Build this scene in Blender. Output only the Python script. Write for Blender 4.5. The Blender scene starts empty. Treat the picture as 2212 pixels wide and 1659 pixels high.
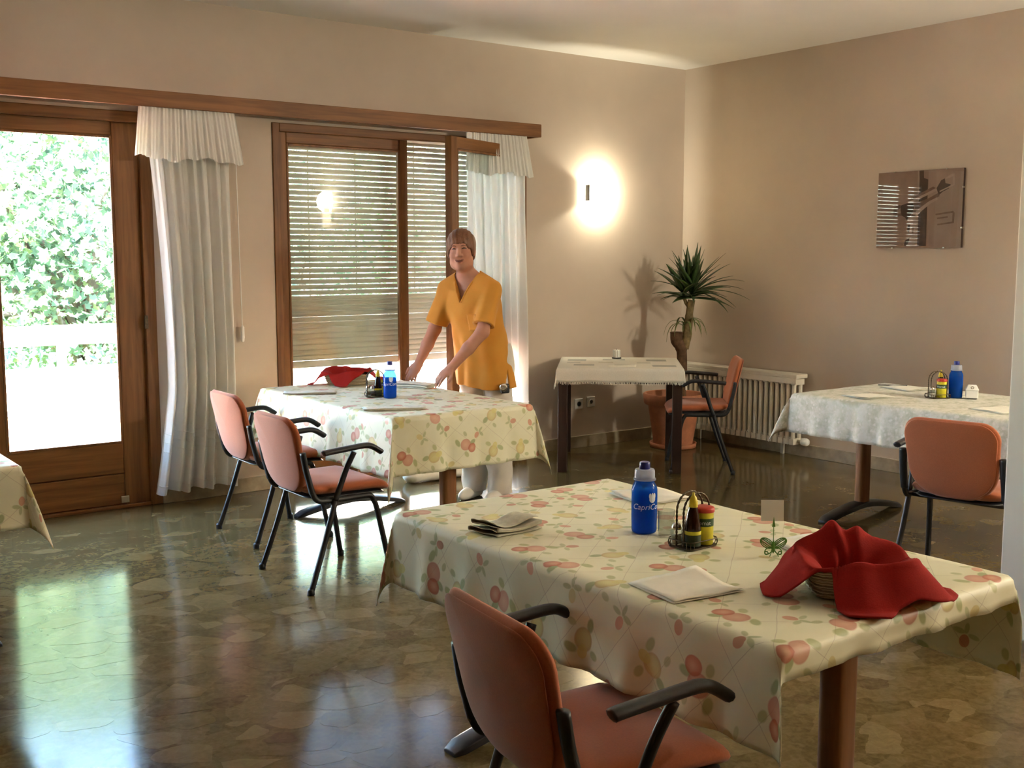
import bpy, bmesh, math, random
import numpy as np
from mathutils import Vector, Matrix

random.seed(7)
sc = bpy.context.scene
COL = sc.collection
PI = math.pi

# ------------------------------------------------------------------ camera
FPX, CAMH = 2400.0, 1.55
YAW = math.radians(53.3)                    # heading of the view measured from +X towards +Y
PITCH = math.atan((829.5 - 550.0) / FPX)
cam_data = bpy.data.cameras.new('camera')
cam_data.sensor_fit = 'HORIZONTAL'
cam_data.sensor_width = 36.0
cam_data.lens = 36.0 * FPX / 2212.0
cam_data.clip_start = 0.02
cam_data.clip_end = 300
cam = bpy.data.objects.new('camera', cam_data)
COL.objects.link(cam)
cam.location = (0, 0, CAMH)
cam.rotation_euler = (PI / 2 - PITCH, 0, YAW - PI / 2)
sc.camera = cam

# ------------------------------------------------------------------ light
w = bpy.data.worlds.new('sky')
sc.world = w
w.use_nodes = True
_nt = w.node_tree
_bg = _nt.nodes['Background']
_sky = _nt.nodes.new('ShaderNodeTexSky')
_sky.sky_type = 'NISHITA'
_sky.sun_disc = False
_sky.sun_elevation = math.radians(58)
_sky.sun_rotation = math.radians(200)
_sky.air_density = 1.0
_sky.dust_density = 2.5
_sky.ozone_density = 1.0
_nt.links.new(_sky.outputs['Color'], _bg.inputs['Color'])
_bg.inputs['Strength'].default_value = 2.3

SUN = bpy.data.lights.new('sun', 'SUN')
SUN.energy = 60.0
SUN.color = (1.0, 0.95, 0.86)
SUN.angle = math.radians(0.6)
sun = bpy.data.objects.new('sun', SUN)
COL.objects.link(sun)
# sun stands high behind the house, so it lights the terrace and the trees but not the room
_sd = Vector((0.42, 0.50, -1.0)).normalized()
sun.rotation_euler = _sd.to_track_quat('-Z', 'Y').to_euler()

sc.view_settings.view_transform = 'Standard'
sc.view_settings.look = 'None'
sc.view_settings.exposure = 2.25
sc.view_settings.gamma = 1.0
sc.view_settings.use_curve_mapping = False
LAMP_W = 7.5
FILL_W = 76.0  # power of the added fill lamps out of view
sc.cycles.max_bounces = 5
sc.cycles.diffuse_bounces = 3
sc.cycles.caustics_reflective = False
sc.cycles.caustics_refractive = False

# ------------------------------------------------------------------ mesh helpers
class MB:
    """collects geometry and builds ONE mesh object"""
    def __init__(s):
        s.v, s.f, s.m = [], [], []
    def add(s, verts, faces, mi=0):
        b = len(s.v)
        s.v += [tuple(map(float, p)) for p in verts]
        s.f += [tuple(i + b for i in f) for f in faces]
        s.m += [mi] * len(faces)
        return s
    def box(s, a, b, mi=0):
        x0, y0, z0 = a; x1, y1, z1 = b
        if x0 > x1: x0, x1 = x1, x0
        if y0 > y1: y0, y1 = y1, y0
        if z0 > z1: z0, z1 = z1, z0
        vs = [(x0,y0,z0),(x1,y0,z0),(x1,y1,z0),(x0,y1,z0),(x0,y0,z1),(x1,y0,z1),(x1,y1,z1),(x0,y1,z1)]
        return s.add(vs, [(0,3,2,1),(4,5,6,7),(0,1,5,4),(1,2,6,5),(2,3,7,6),(3,0,4,7)], mi)
    def obox(s, c, ax, ay, az, mi=0):
        """box with centre c and half-axis vectors"""
        c, ax, ay, az = map(Vector, (c, ax, ay, az))
        vs = [c+sx*ax+sy*ay+sz*az for sz in (-1,1) for sx,sy in ((-1,-1),(1,-1),(1,1),(-1,1))]
        return s.add(vs, [(0,3,2,1),(4,5,6,7),(0,1,5,4),(1,2,6,5),(2,3,7,6),(3,0,4,7)], mi)
    def rings(s, rs, closed=True, cap0=True, cap1=True, mi=0):
        n = len(rs[0]); vs = [p for r in rs for p in r]; fs = []
        m = n if closed else n - 1
        for i in range(len(rs) - 1):
            for j in range(m):
                k = (j + 1) % n
                fs.append((i*n+j, i*n+k, (i+1)*n+k, (i+1)*n+j))
        if closed and cap0: fs.append(tuple(range(n-1, -1, -1)))
        if closed and cap1: fs.append(tuple((len(rs)-1)*n + j for j in range(n)))
        return s.add(vs, fs, mi)
    def lathe(s, prof, n=24, c=(0,0,0), mi=0, cap0=True, cap1=True):
        rs = [[(c[0]+r*math.cos(2*PI*j/n), c[1]+r*math.sin(2*PI*j/n), c[2]+z) for j in range(n)] for r, z in prof]
        return s.rings(rs, mi=mi, cap0=cap0, cap1=cap1)
    def tube(s, path, r, n=8, mi=0, flat=1.0, up=(0,0,1), cap=True):
        """tube along a path; r number or list; flat squeezes the section along the second axis"""
        P = [Vector(p) for p in path]
        R = r if isinstance(r, (list, tuple)) else [r]*len(P)
        rs = []; pn = None
        for i, p in enumerate(P):
            t = (P[min(i+1, len(P)-1)] - P[max(i-1, 0)]).normalized()
            if pn is None:
                u = Vector(up)
                if abs(t.dot(u)) > .95: u = Vector((1,0,0)) if abs(t.x) < .9 else Vector((0,1,0))
                a = (u - t*u.dot(t)).normalized()
            else:
                a = (pn - t*pn.dot(t)).normalized()
            pn = a; b = t.cross(a)
            rs.append([p + a*math.cos(2*PI*j/n)*R[i]*flat + b*math.sin(2*PI*j/n)*R[i] for j in range(n)])
        return s.rings(rs, cap0=cap, cap1=cap, mi=mi)
    def poly(s, pts, z0, z1, mi=0):
        n = len(pts)
        vs = [(x,y,z0) for x,y in pts] + [(x,y,z1) for x,y in pts]
        fs = [tuple(range(n-1,-1,-1)), tuple(range(n,2*n))] + [(i,(i+1)%n,n+(i+1)%n,n+i) for i in range(n)]
        return s.add(vs, fs, mi)
    def grid(s, P, mi=0):
        """P: list of rows of points"""
        h, wd = len(P), len(P[0])
        vs = [p for r in P for p in r]
        fs = [(i*wd+j, i*wd+j+1, (i+1)*wd+j+1, (i+1)*wd+j) for i in range(h-1) for j in range(wd-1)]
        return s.add(vs, fs, mi)
    def xf(s, M):
        s.v = [tuple(M @ Vector(p)) for p in s.v]; return s
    def mesh(s, name, mats, smooth=False, uv=None):
        me = bpy.data.meshes.new(name)
        me.from_pydata(s.v, [], s.f)
        for m in (mats if isinstance(mats, (list, tuple)) else [mats]): me.materials.append(m)
        if any(s.m): me.polygons.foreach_set('material_index', s.m)
        if uv is not None:
            lay = me.uv_layers.new(name='UVMap')
            li = np.empty(len(me.loops), dtype=np.int32); me.loops.foreach_get('vertex_index', li)
            lay.data.foreach_set('uv', np.asarray(uv, dtype=np.float32)[li].ravel())
        if smooth: me.polygons.foreach_set('use_smooth', [True]*len(me.polygons))
        me.update()
        return me
    def build(s, name, mats, parent=None, smooth=False, bevel=0, solid=0, subsurf=0, uv=None, angle=None, loc=None, segs=2):
        o = bpy.data.objects.new(name, s.mesh(name, mats, smooth or angle is not None, uv))
        COL.objects.link(o)
        if parent is not None: o.parent = parent
        if loc is not None: o.location = loc
        if angle is not None: sharp(o.data, angle)
        if solid:
            m = o.modifiers.new('thickness', 'SOLIDIFY'); m.thickness = solid; m.offset = 0
        if bevel:
            m = o.modifiers.new('bevel', 'BEVEL'); m.width = bevel; m.segments = segs; m.limit_method = 'ANGLE'; m.angle_limit = math.radians(35)
        if subsurf:
            m = o.modifiers.new('subsurf', 'SUBSURF'); m.levels = subsurf; m.render_levels = subsurf
        return o

def sharp(me, deg):
    bm = bmesh.new(); bm.from_mesh(me); a = math.radians(deg)
    for e in bm.edges:
        if len(e.link_faces) == 2 and e.calc_face_angle(0) > a: e.smooth = False
    bm.to_mesh(me); bm.free()

def np_object(name, V, Fq, mat, parent=None, smooth=True):
    me = bpy.data.meshes.new(name)
    V = np.asarray(V, np.float32); Fq = np.asarray(Fq, np.int32); k = Fq.shape[1]
    me.vertices.add(len(V)); me.vertices.foreach_set('co', V.ravel())
    me.loops.add(Fq.size); me.loops.foreach_set('vertex_index', Fq.ravel())
    me.polygons.add(len(Fq)); me.polygons.foreach_set('loop_start', np.arange(0, Fq.size, k, dtype=np.int32))
    try: me.polygons.foreach_set('loop_total', np.full(len(Fq), k, np.int32))
    except Exception: pass
    me.materials.append(mat)
    me.update(calc_edges=True); me.validate()
    if smooth: me.polygons.foreach_set('use_smooth', [True]*len(me.polygons))
    o = bpy.data.objects.new(name, me); COL.objects.link(o)
    if parent is not None: o.parent = parent
    return o

def tag(o, label=None, cat=None, group=None, kind=None):
    if label: o['label'] = label
    if cat: o['category'] = cat
    if group: o['group'] = group
    if kind: o['kind'] = kind
    return o

def empty(name, loc=(0,0,0), rz=0, label=None, cat=None, group=None):
    o = bpy.data.objects.new(name, None)
    o.empty_display_size = .05
    COL.objects.link(o); o.location = loc; o.rotation_euler = (0,0,rz)
    return tag(o, label, cat, group)

def copy_tree(o, parent=None, label=None, loc=None, rz=None):
    kids = [c for c in bpy.data.objects if c.parent == o]
    c = o.copy(); COL.objects.link(c); c.parent = parent
    if label: c['label'] = label
    if loc is not None: c.location = loc
    if rz is not None: c.rotation_euler = (0,0,rz)
    for k in kids: copy_tree(k, c)
    return c

def bez(pts, n=8):
    """Catmull-Rom through pts"""
    P = [np.array(p, float) for p in pts]; out = []
    for i in range(len(P)-1):
        p0, p1, p2, p3 = P[max(i-1,0)], P[i], P[i+1], P[min(i+2,len(P)-1)]
        for k in range(n):
            t = k/n
            out.append(.5*((2*p1)+(-p0+p2)*t+(2*p0-5*p1+4*p2-p3)*t*t+(-p0+3*p1-3*p2+p3)*t**3))
    out.append(P[-1]); return [tuple(p) for p in out]

# ------------------------------------------------------------------ material helpers
class NT:
    def __init__(s, name):
        s.mat = bpy.data.materials.new(name); s.mat.use_nodes = True
        s.t = s.mat.node_tree; s.b = s.t.nodes['Principled BSDF']; s.out = s.t.nodes['Material Output']
    def n(s, typ, **kw):
        nd = s.t.nodes.new(typ)
        for k, v in kw.items(): setattr(nd, k, v)
        return nd
    def set(s, sock, val):
        if isinstance(val, bpy.types.NodeSocket): s.t.links.new(val, sock)
        elif isinstance(val, (tuple, list)) and len(val) == 3 and sock.type == 'RGBA': sock.default_value = (*val, 1)
        else: sock.default_value = val
    def math(s, op, a, b=None, c=None, clamp=False):
        nd = s.n('ShaderNodeMath', operation=op, use_clamp=clamp); s.set(nd.inputs[0], a)
        if b is not None: s.set(nd.inputs[1], b)
        if c is not None: s.set(nd.inputs[2], c)
        return nd.outputs[0]
    def vm(s, op, a, b=None):
        nd = s.n('ShaderNodeVectorMath', operation=op); s.set(nd.inputs[0], a)
        if b is not None: s.set(nd.inputs[1], b)
        return nd.outputs['Value'] if op in ('LENGTH','DOT_PRODUCT','DISTANCE') else nd.outputs[0]
    def mix(s, f, a, b, blend='MIX'):
        nd = s.n('ShaderNodeMix', data_type='RGBA', blend_type=blend)
        s.set(nd.inputs['Factor'], f); s.set(nd.inputs[6], a); s.set(nd.inputs[7], b); return nd.outputs[2]
    def ramp(s, f, stops, interp='LINEAR'):
        nd = s.n('ShaderNodeValToRGB'); nd.color_ramp.interpolation = interp; e = nd.color_ramp.elements
        while len(e) < len(stops): e.new(0.5)
        for i, (p, c) in enumerate(stops): e[i].position = p; e[i].color = (*c, 1)
        s.set(nd.inputs[0], f); return nd.outputs[0]
    def maprange(s, v, a, b, c=0., d=1., smooth=False):
        nd = s.n('ShaderNodeMapRange', interpolation_type='SMOOTHSTEP' if smooth else 'LINEAR')
        s.set(nd.inputs['Value'], v)
        for k, x in zip(('From Min','From Max','To Min','To Max'), (a,b,c,d)): nd.inputs[k].default_value = x
        return nd.outputs[0]
    def coord(s, which='Object'):
        return s.n('ShaderNodeTexCoord').outputs[which]
    def mapping(s, v, scale=(1,1,1), rot=(0,0,0), loc=(0,0,0)):
        nd = s.n('ShaderNodeMapping'); s.set(nd.inputs['Vector'], v)
        nd.inputs['Scale'].default_value = scale; nd.inputs['Rotation'].default_value = rot; nd.inputs['Location'].default_value = loc
        return nd.outputs[0]
    def noise(s, v, scale=5, detail=4, rough=.55, dist=0, out='Fac'):
        nd = s.n('ShaderNodeTexNoise'); s.set(nd.inputs['Vector'], v)
        nd.inputs['Scale'].default_value = scale; nd.inputs['Detail'].default_value = detail
        nd.inputs['Roughness'].default_value = rough; nd.inputs['Distortion'].default_value = dist
        return nd.outputs[out]
    def bump(s, h, strength=.2, dist=.01):
        nd = s.n('ShaderNodeBump'); s.set(nd.inputs['Height'], h)
        nd.inputs['Strength'].default_value = strength; nd.inputs['Distance'].default_value = dist
        s.t.links.new(nd.outputs[0], s.b.inputs['Normal'])
    def p(s, **kw):
        names = dict(col='Base Color', rough='Roughness', metal='Metallic', spec='Specular IOR Level', trans='Transmission Weight',
                     ior='IOR', alpha='Alpha', emi='Emission Color', emis='Emission Strength', coat='Coat Weight', coatr='Coat Roughness',
                     sheen='Sheen Weight', sss='Subsurface Weight')
        for k, v in kw.items(): s.set(s.b.inputs[names[k]], v)
        return s
    def translucent(s, col, fac):
        """let some light through a thin sheet"""
        tr = s.n('ShaderNodeBsdfTranslucent'); s.set(tr.inputs['Color'], col)
        mx = s.n('ShaderNodeMixShader'); mx.inputs[0].default_value = fac
        s.t.links.new(s.b.outputs[0], mx.inputs[1]); s.t.links.new(tr.outputs[0], mx.inputs[2])
        s.t.links.new(mx.outputs[0], s.out.inputs['Surface']); s.last = mx
        return s
    def see_through(s, fac):
        src = s.last.outputs[0] if hasattr(s, 'last') else s.b.outputs[0]
        tp = s.n('ShaderNodeBsdfTransparent'); mx = s.n('ShaderNodeMixShader'); mx.inputs[0].default_value = fac
        s.t.links.new(src, mx.inputs[1]); s.t.links.new(tp.outputs[0], mx.inputs[2])
        s.t.links.new(mx.outputs[0], s.out.inputs['Surface']); s.last = mx
        return s

def simple(name, col, rough=.5, metal=0, nscale=None, namt=.15, bump=0, bscale=None, coords='Object', **kw):
    t = NT(name); t.p(rough=rough, metal=metal, **kw)
    if nscale:
        v = t.coord(coords); f = t.noise(v, nscale)
        d = tuple(c*(1-namt) for c in col); l = tuple(min(1, c*(1+namt)) for c in col)
        t.p(col=t.ramp(f, [(.3, d), (.7, l)]))
        if bump: t.bump(t.noise(v, bscale or nscale*4), bump, .002)
    else:
        t.p(col=col)
        if bump: t.bump(t.noise(t.coord(coords), bscale or 200), bump, .002)
    return t.mat
# ------------------------------------------------------------------ materials
M = {}
M['wall'] = simple('salmon_plaster', (.60,.495,.395), .85, nscale=3, namt=.03, bump=.12, bscale=260)
M['ceiling'] = simple('ceiling_paint', (.93,.89,.82), .9, nscale=2, namt=.02)
M['partition'] = simple('cream_paint', (.78,.70,.58), .7, nscale=3, namt=.03)
M['skirting'] = simple('stone_skirting', (.40,.325,.215), .35, nscale=14, namt=.2)

def wood(name, dark, light, axis=0, rough=.38):
    t = NT(name); sc_ = [26,26,26]; sc_[axis] = 1.6
    v = t.mapping(t.coord('Object'), tuple(sc_))
    f = t.noise(v, 1.0, 6, .6, .6)
    t.p(col=t.ramp(f, [(.3, dark), (.5, tuple((a+b)/2 for a,b in zip(dark,light))), (.72, light)]), rough=rough+.1, spec=.3)
    t.bump(f, .08, .002)
    return t.mat
M['wood_v'] = wood('door_wood_upright', (.125,.048,.014), (.27,.118,.036), 2)
M['wood_h'] = wood('door_wood_level', (.14,.054,.015), (.285,.125,.038), 0)
M['wood_ped'] = wood('pedestal_wood', (.15,.060,.020), (.27,.12,.042), 2, .35)
M['wood_dark'] = wood('dark_table_wood', (.020,.010,.008), (.045,.024,.018), 2, .3)
M['board'] = wood('table_board', (.30,.17,.08), (.45,.28,.14), 1)

def glass_mat(name, col=(1,1,1), rough=0.0, tint=.94):
    t = NT(name)
    gl = t.n('ShaderNodeBsdfGlossy'); gl.inputs['Roughness'].default_value = rough
    tp = t.n('ShaderNodeBsdfTransparent'); tp.inputs['Color'].default_value = (col[0]*tint, col[1]*tint, col[2]*tint, 1)
    fc = t.n('ShaderNodeLayerWeight').outputs['Facing']
    fr = t.math('ADD', t.math('MULTIPLY', t.math('POWER', fc, 5.0), .92), .035)
    mx = t.n('ShaderNodeMixShader')
    t.t.links.new(fr, mx.inputs[0]); t.t.links.new(tp.outputs[0], mx.inputs[1]); t.t.links.new(gl.outputs[0], mx.inputs[2])
    t.t.links.new(mx.outputs[0], t.out.inputs['Surface'])
    return t.mat
M['pane'] = glass_mat('window_glass', (.96,1,.99))
M['clear'] = glass_mat('clear_glass', (.93,.95,.93), .02, .9)
M['picglass'] = glass_mat('picture_glass', (1,1,1), 0, .97)

# polished marble-chip floor: ground mass and chips
def floor_mat(name, chips):
    t = NT(name); v = t.n('ShaderNodeNewGeometry').outputs['Position']
    n1 = t.noise(v, 3.2, 6, .62, 1.2); n2 = t.noise(t.mapping(v, (1,1,1), (0,0,.5)), 34, 5, .65, .8)
    base = t.ramp(n1, [(.28,(0.112,0.078,0.030)), (.45,(0.160,0.116,0.050)), (.58,(0.194,0.150,0.074)), (.72,(0.136,0.099,0.041))])
    if chips:
        rnd = t.n('ShaderNodeObjectInfo').outputs['Random']
        cc = t.ramp(rnd, [(0,(0.085,0.060,0.024)), (.16,(0.225,0.18,0.098)), (.3,(0.143,0.106,0.047)), (.44,(0.170,0.144,0.080)), (.56,(0.28,0.225,0.125)),
                          (.62,(0.109,0.074,0.030)), (.78,(0.235,0.175,0.082)), (.91,(0.136,0.099,0.041)), (.975,(0.068,0.029,0.013))], 'CONSTANT')
        base = t.mix(.6, base, cc)
    else:
        vo = t.n('ShaderNodeTexVoronoi', feature='F1'); t.set(vo.inputs['Vector'], t.mapping(t.vm('ADD', v, t.vm('MULTIPLY', t.noise(v, 9, 3, out='Color'), (.06,.06,0))), (1.0,1.5,1), (0,0,.4)))
        vo.inputs['Scale'].default_value = 7.5
        s_ = t.n('ShaderNodeSeparateColor'); t.set(s_.inputs[0], vo.outputs['Color'])
        cc = t.ramp(s_.outputs[0], [(0,(0.08,0.056,0.022)), (.25,(0.156,0.115,0.055)), (.45,(0.129,0.096,0.044)), (.6,(0.26,0.205,0.11)), (.72,(0.116,0.083,0.036)), (.9,(0.163,0.125,0.061)), (.97,(0.075,0.035,0.017))], 'CONSTANT')
        base = t.mix(.6, base, cc)
    col = t.mix(.26 if chips else .34, base, t.ramp(n2, [(.33,(0.068,0.044,0.017)), (.5,(0.150,0.112,0.050)), (.66,(0.231,0.182,0.096))]))
    col = t.mix(1.0, col, (.80,.735,.60), 'MULTIPLY')
    t.p(col=col, rough=t.maprange(n2, .3, .7, .10, .17), spec=.26, ior=1.36)
    t.bump(t.noise(v, 2.2, 2), .05, .004)
    return t.mat
M['floor'] = floor_mat('polished_terrazzo', False)
M['chip'] = floor_mat('polished_marble_chip', True)

M['black'] = simple('black_metal', (.012,.012,.014), .42, nscale=60, namt=.2)
M['blackplastic'] = simple('black_plastic', (.014,.015,.018), .38, nscale=80, namt=.2, bump=.1, bscale=400)
t = NT('salmon_fabric'); v = t.coord('Object'); f = t.noise(v, 240, 2); g = t.noise(v, 5, 3)
t.p(col=t.mix(.5, t.ramp(f, [(.3,(.34,.088,.026)), (.7,(.46,.125,.040))]), t.ramp(g, [(.35,(.37,.095,.029)), (.65,(.43,.115,.036))])), rough=.85, sheen=.25)
t.bump(f, .25, .001); M['fabric'] = t.mat

# printed fruit oilcloth, all in the cloth's own metres (UV)
def fruit_cloth(name):
    t = NT(name); uv = t.coord('UV')
    base = t.mix(t.maprange(t.noise(uv, 9, 3), .35, .65), (.89,.86,.62), (.92,.89,.67))
    sep = t.n('ShaderNodeSeparateXYZ'); t.set(sep.inputs[0], uv)
    warp = t.math('MULTIPLY', t.noise(uv, 6, 2), .02)
    for sgn in (1, -1):
        q = t.math('ADD', t.math('ADD', sep.outputs[0], warp), t.math('MULTIPLY', sep.outputs[1], sgn*1.25))
        d = t.math('ABSOLUTE', t.math('SUBTRACT', t.math('FRACT', t.math('DIVIDE', q, .2)), .5))
        base = t.mix(t.math('MULTIPLY', t.maprange(d, .010, .004), .45), base, (.48,.38,.27))
    def motif(base, cell, off, small):
        pnt = t.mapping(uv, (1/cell,1/cell,1), (0,0,0), off)
        vo = t.n('ShaderNodeTexVoronoi', feature='F1', voronoi_dimensions='2D'); t.set(vo.inputs['Vector'], pnt)
        vo.inputs['Scale'].default_value = 1.0; vo.inputs['Randomness'].default_value = .42
        loc = t.vm('SUBTRACT', pnt, vo.outputs['Position'])
        sc_ = t.n('ShaderNodeSeparateColor'); t.set(sc_.inputs[0], vo.outputs['Color'])
        r1, r2, r3 = sc_.outputs[0], sc_.outputs[1], sc_.outputs[2]
        rot = t.n('ShaderNodeVectorRotate', rotation_type='Z_AXIS'); t.set(rot.inputs['Vector'], loc); t.set(rot.inputs['Angle'], t.math('MULTIPLY', r2, 6.283))
        L = rot.outputs[0]
        def ell(cx, cy, rx, ry, soft=.12):
            d = t.vm('LENGTH', t.vm('DIVIDE', t.vm('SUBTRACT', L, (cx,cy,0)), (rx,ry,1)))
            return d, t.maprange(d, 1.0, 1.0-soft)
        if not small:
            for i, (cx,cy,rx,ry) in enumerate([(.20,.19,.13,.075),(-.22,.12,.10,.07),(-.05,-.24,.075,.12),(.28,-.15,.09,.06)]):
                d, m = ell(cx,cy,rx,ry,.3)
                base = t.mix(t.math('MULTIPLY', m, .75), base, [(.42,.47,.16),(.50,.52,.20),(.36,.43,.15),(.55,.56,.27)][i])
            d, m = ell(.02,.0,.165,.18)
            red = t.ramp(d, [(.0,(.76,.40,.25)), (.55,(.70,.27,.17)), (1.,(.60,.18,.11))])
            yel = t.ramp(d, [(.0,(.80,.72,.28)), (.6,(.73,.62,.20)), (.9,(.62,.45,.14)), (1.,(.58,.26,.12))])
            isred = t.maprange(r1, .47, .48)
            base = t.mix(t.math('MULTIPLY', m, .74), base, t.mix(isred, yel, red))
            d, m = ell(-.17,-.13,.13,.15)
            base = t.mix(t.math('MULTIPLY', t.math('MULTIPLY', m, isred), .86), base, t.ramp(d, [(.0,(.76,.40,.24)), (.6,(.66,.22,.13)), (1.,(.52,.14,.08))]))
            d, m = ell(.0,.17,.085,.11)
            base = t.mix(t.math('MULTIPLY', t.math('MULTIPLY', m, t.math('SUBTRACT', 1.0, isred)), .86), base, (.78,.70,.26))
        else:
            for i, (cx,cy,rx,ry) in enumerate([(.10,.10,.10,.05),(-.12,.08,.10,.045),(.0,.17,.04,.10)]):
                d, m = ell(cx,cy,rx,ry,.3)
                base = t.mix(t.math('MULTIPLY', m, .65), base, (.46,.50,.20))
            d, m = ell(0,-.03,.075,.105)
            base = t.mix(t.math('MULTIPLY', m, .75), base, t.ramp(r1, [(.0,(.70,.27,.15)), (.5,(.74,.62,.24)), (.75,(.66,.24,.13))], 'CONSTANT'))
        return base
    base = motif(base, .185, (.5,.5,0), True)
    base = motif(base, .185, (0,0,0), False)
    t.p(col=base, rough=.42, spec=.35)
    t.bump(t.noise(uv, 900, 1), .06, .0005)
    t.translucent(base, .12)
    return t.mat
M['fruit'] = fruit_cloth('fruit_print_oilcloth')

t = NT('pale_floral_cloth'); uv = t.coord('UV')
vo = t.n('ShaderNodeTexVoronoi', feature='F1', voronoi_dimensions='2D'); t.set(vo.inputs['Vector'], t.vm('ADD', uv, t.vm('MULTIPLY', t.noise(uv, 40, 2, out='Color'), (.03,.03,0)))); vo.inputs['Scale'].default_value = 30
base = t.mix(t.maprange(t.noise(uv, 14, 4, .7), .42, .62), (.83,.80,.70), (.60,.60,.46))
base = t.mix(t.maprange(vo.outputs['Distance'], .32, .12), base, (.86,.83,.74))
t.p(col=base, rough=.6); t.translucent(base, .1); M['floral'] = t.mat

t = NT('fringed_cloth'); uv = t.coord('UV'); sep = t.n('ShaderNodeSeparateXYZ'); t.set(sep.inputs[0], uv)
base = (.84,.80,.70)
base = t.mix(t.maprange(t.noise(uv, 120, 2), .3, .7), (.80,.76,.66), (.87,.83,.73))
for (cx,cy,hx,hy,c) in [(.10,.60,.07,.075,(.42,.42,.38)),(.38,.66,.085,.05,(.46,.45,.40)),(.70,.62,.075,.07,(.40,.40,.36)),(.16,.24,.075,.05,(.42,.42,.38)),
                        (.44,.20,.06,.06,(.47,.46,.40)),(.74,.20,.085,.06,(.40,.40,.36)),(.08,.42,.05,.04,(.55,.53,.46)),(.60,.42,.05,.035,(.52,.50,.43)),(.32,.44,.055,.03,(.62,.57,.42))]:
    dx = t.math('DIVIDE', t.math('ABSOLUTE', t.math('SUBTRACT', sep.outputs[0], cx)), hx)
    dy = t.math('DIVIDE', t.math('ABSOLUTE', t.math('SUBTRACT', sep.outputs[1], cy)), hy)
    base = t.mix(t.math('MULTIPLY', t.maprange(t.math('MAXIMUM', dx, dy), 1.02, .98), .8), base, c)
t.p(col=base, rough=.8); t.bump(t.noise(uv, 500, 1), .3, .001); t.translucent(base, .2); M['fringed'] = t.mat

t = NT('sheer_curtain'); v = t.coord('Object')
c = t.mix(t.maprange(t.noise(t.mapping(v,(60,60,4)), 4, 2), .3, .7), (.92,.90,.83), (.96,.94,.89))
t.p(col=c, rough=.85); t.translucent((.93,.92,.88), .38); M['curtain'] = t.mat
t = NT('sheer_valance'); t.p(col=(.92,.89,.82), rough=.85); t.translucent((.88,.86,.8), .2); M['valance'] = t.mat
t = NT('shutter_pvc'); v = t.coord('Object'); c = t.mix(t.maprange(t.noise(v, 6, 2), .3, .7), (.60,.57,.47), (.66,.63,.53))
t.p(col=c, rough=.55); t.translucent((.78,.74,.62), .035); M['slat'] = t.mat
M['white'] = simple('white_paint', (.83,.81,.74), .45, nscale=20, namt=.03)
M['whiteplastic'] = simple('white_plastic', (.85,.83,.78), .4, nscale=20, namt=.03)
M['radiator'] = simple('radiator_enamel', (.72,.66,.54), .35, nscale=10, namt=.05)
M['outwhite'] = simple('terrace_white_paint', (.88,.86,.82), .8, nscale=4, namt=.04)
M['terracotta'] = simple('terracotta', (.46,.175,.085), .75, nscale=12, namt=.18, bump=.15, bscale=90)
M['tile'] = simple('terrace_tile', (.62,.33,.25), .7, nscale=5, namt=.12)
M['grout'] = simple('terrace_grout', (.70,.66,.60), .9, nscale=30, namt=.1)
M['linen_light'] = simple('pale_linen', (.74,.70,.56), .9, nscale=60, namt=.10, bump=.4, bscale=500)
M['linen'] = simple('grey_linen', (.56,.53,.40), .9, nscale=60, namt=.12, bump=.4, bscale=500)
M['paper'] = simple('paper_napkin', (.86,.82,.70), .85, nscale=30, namt=.03, bump=.15, bscale=300)
t = NT('red_cotton'); v = t.coord('Object'); f = t.noise(v, 260, 2); g = t.noise(v, 12, 3)
t.p(col=t.mix(.5, t.ramp(f, [(.3,(.27,.010,.007)), (.7,(.40,.020,.013))]), t.ramp(g, [(.3,(.28,.012,.008)), (.7,(.38,.018,.012))])), rough=.9, spec=.2)
t.bump(f, .4, .0012); t.translucent((.55,.03,.02), .12); M['red'] = t.mat
t = NT('wicker'); v = t.coord('Object'); wv = t.n('ShaderNodeTexWave', wave_type='BANDS', bands_direction='Z'); t.set(wv.inputs['Vector'], v); wv.inputs['Scale'].default_value = 45; wv.inputs['Distortion'].default_value = 2
t.p(col=t.ramp(wv.outputs['Color'], [(.2,(.36,.26,.14)), (.8,(.66,.54,.36))]), rough=.7); t.bump(wv.outputs['Color'], .6, .003); M['wicker'] = t.mat
def tinted(name, col, rough=.08, alpha=.45):
    """thin coloured plastic"""
    t = NT(name); t.p(col=col, rough=rough, spec=.5)
    t.translucent(col, .45)
    tp = t.n('ShaderNodeBsdfTransparent'); tp.inputs['Color'].default_value = (*[min(1, c**.45) for c in col], 1)
    mx = t.n('ShaderNodeMixShader'); mx.inputs[0].default_value = alpha
    t.t.links.new(t.last.outputs[0], mx.inputs[1]); t.t.links.new(tp.outputs[0], mx.inputs[2]); t.t.links.new(mx.outputs[0], t.out.inputs['Surface'])
    return t.mat
M['blue'] = tinted('blue_plastic', (.012,.14,.60), .12, .55)
M['bluewater'] = tinted('blue_liquid', (.015,.30,.72), .1, .30)
M['bluecap'] = simple('blue_cap', (.02,.03,.22), .35)
M['milky'] = tinted('milky_plastic', (.60,.62,.68), .25, .30)
M['print'] = simple('white_print', (.72,.78,.82), .6)
M['wire'] = simple('dark_wire', (.085,.062,.038), .38, .75, nscale=90, namt=.3)
M['brown'] = simple('brown_sauce_glass', (.020,.006,.004), .12)
M['yellow'] = simple('yellow_plastic', (.62,.50,.02), .38)
M['yellowlabel'] = simple('yellow_label', (.62,.55,.02), .5, nscale=40, namt=.1)
M['greenlabel'] = simple('green_label', (.022,.060,.016), .5)
M['darklabel'] = simple('dark_label', (.03,.05,.02), .5, nscale=60, namt=.4)
M['redlid'] = simple('red_lid', (.52,.035,.018), .4)
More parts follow.
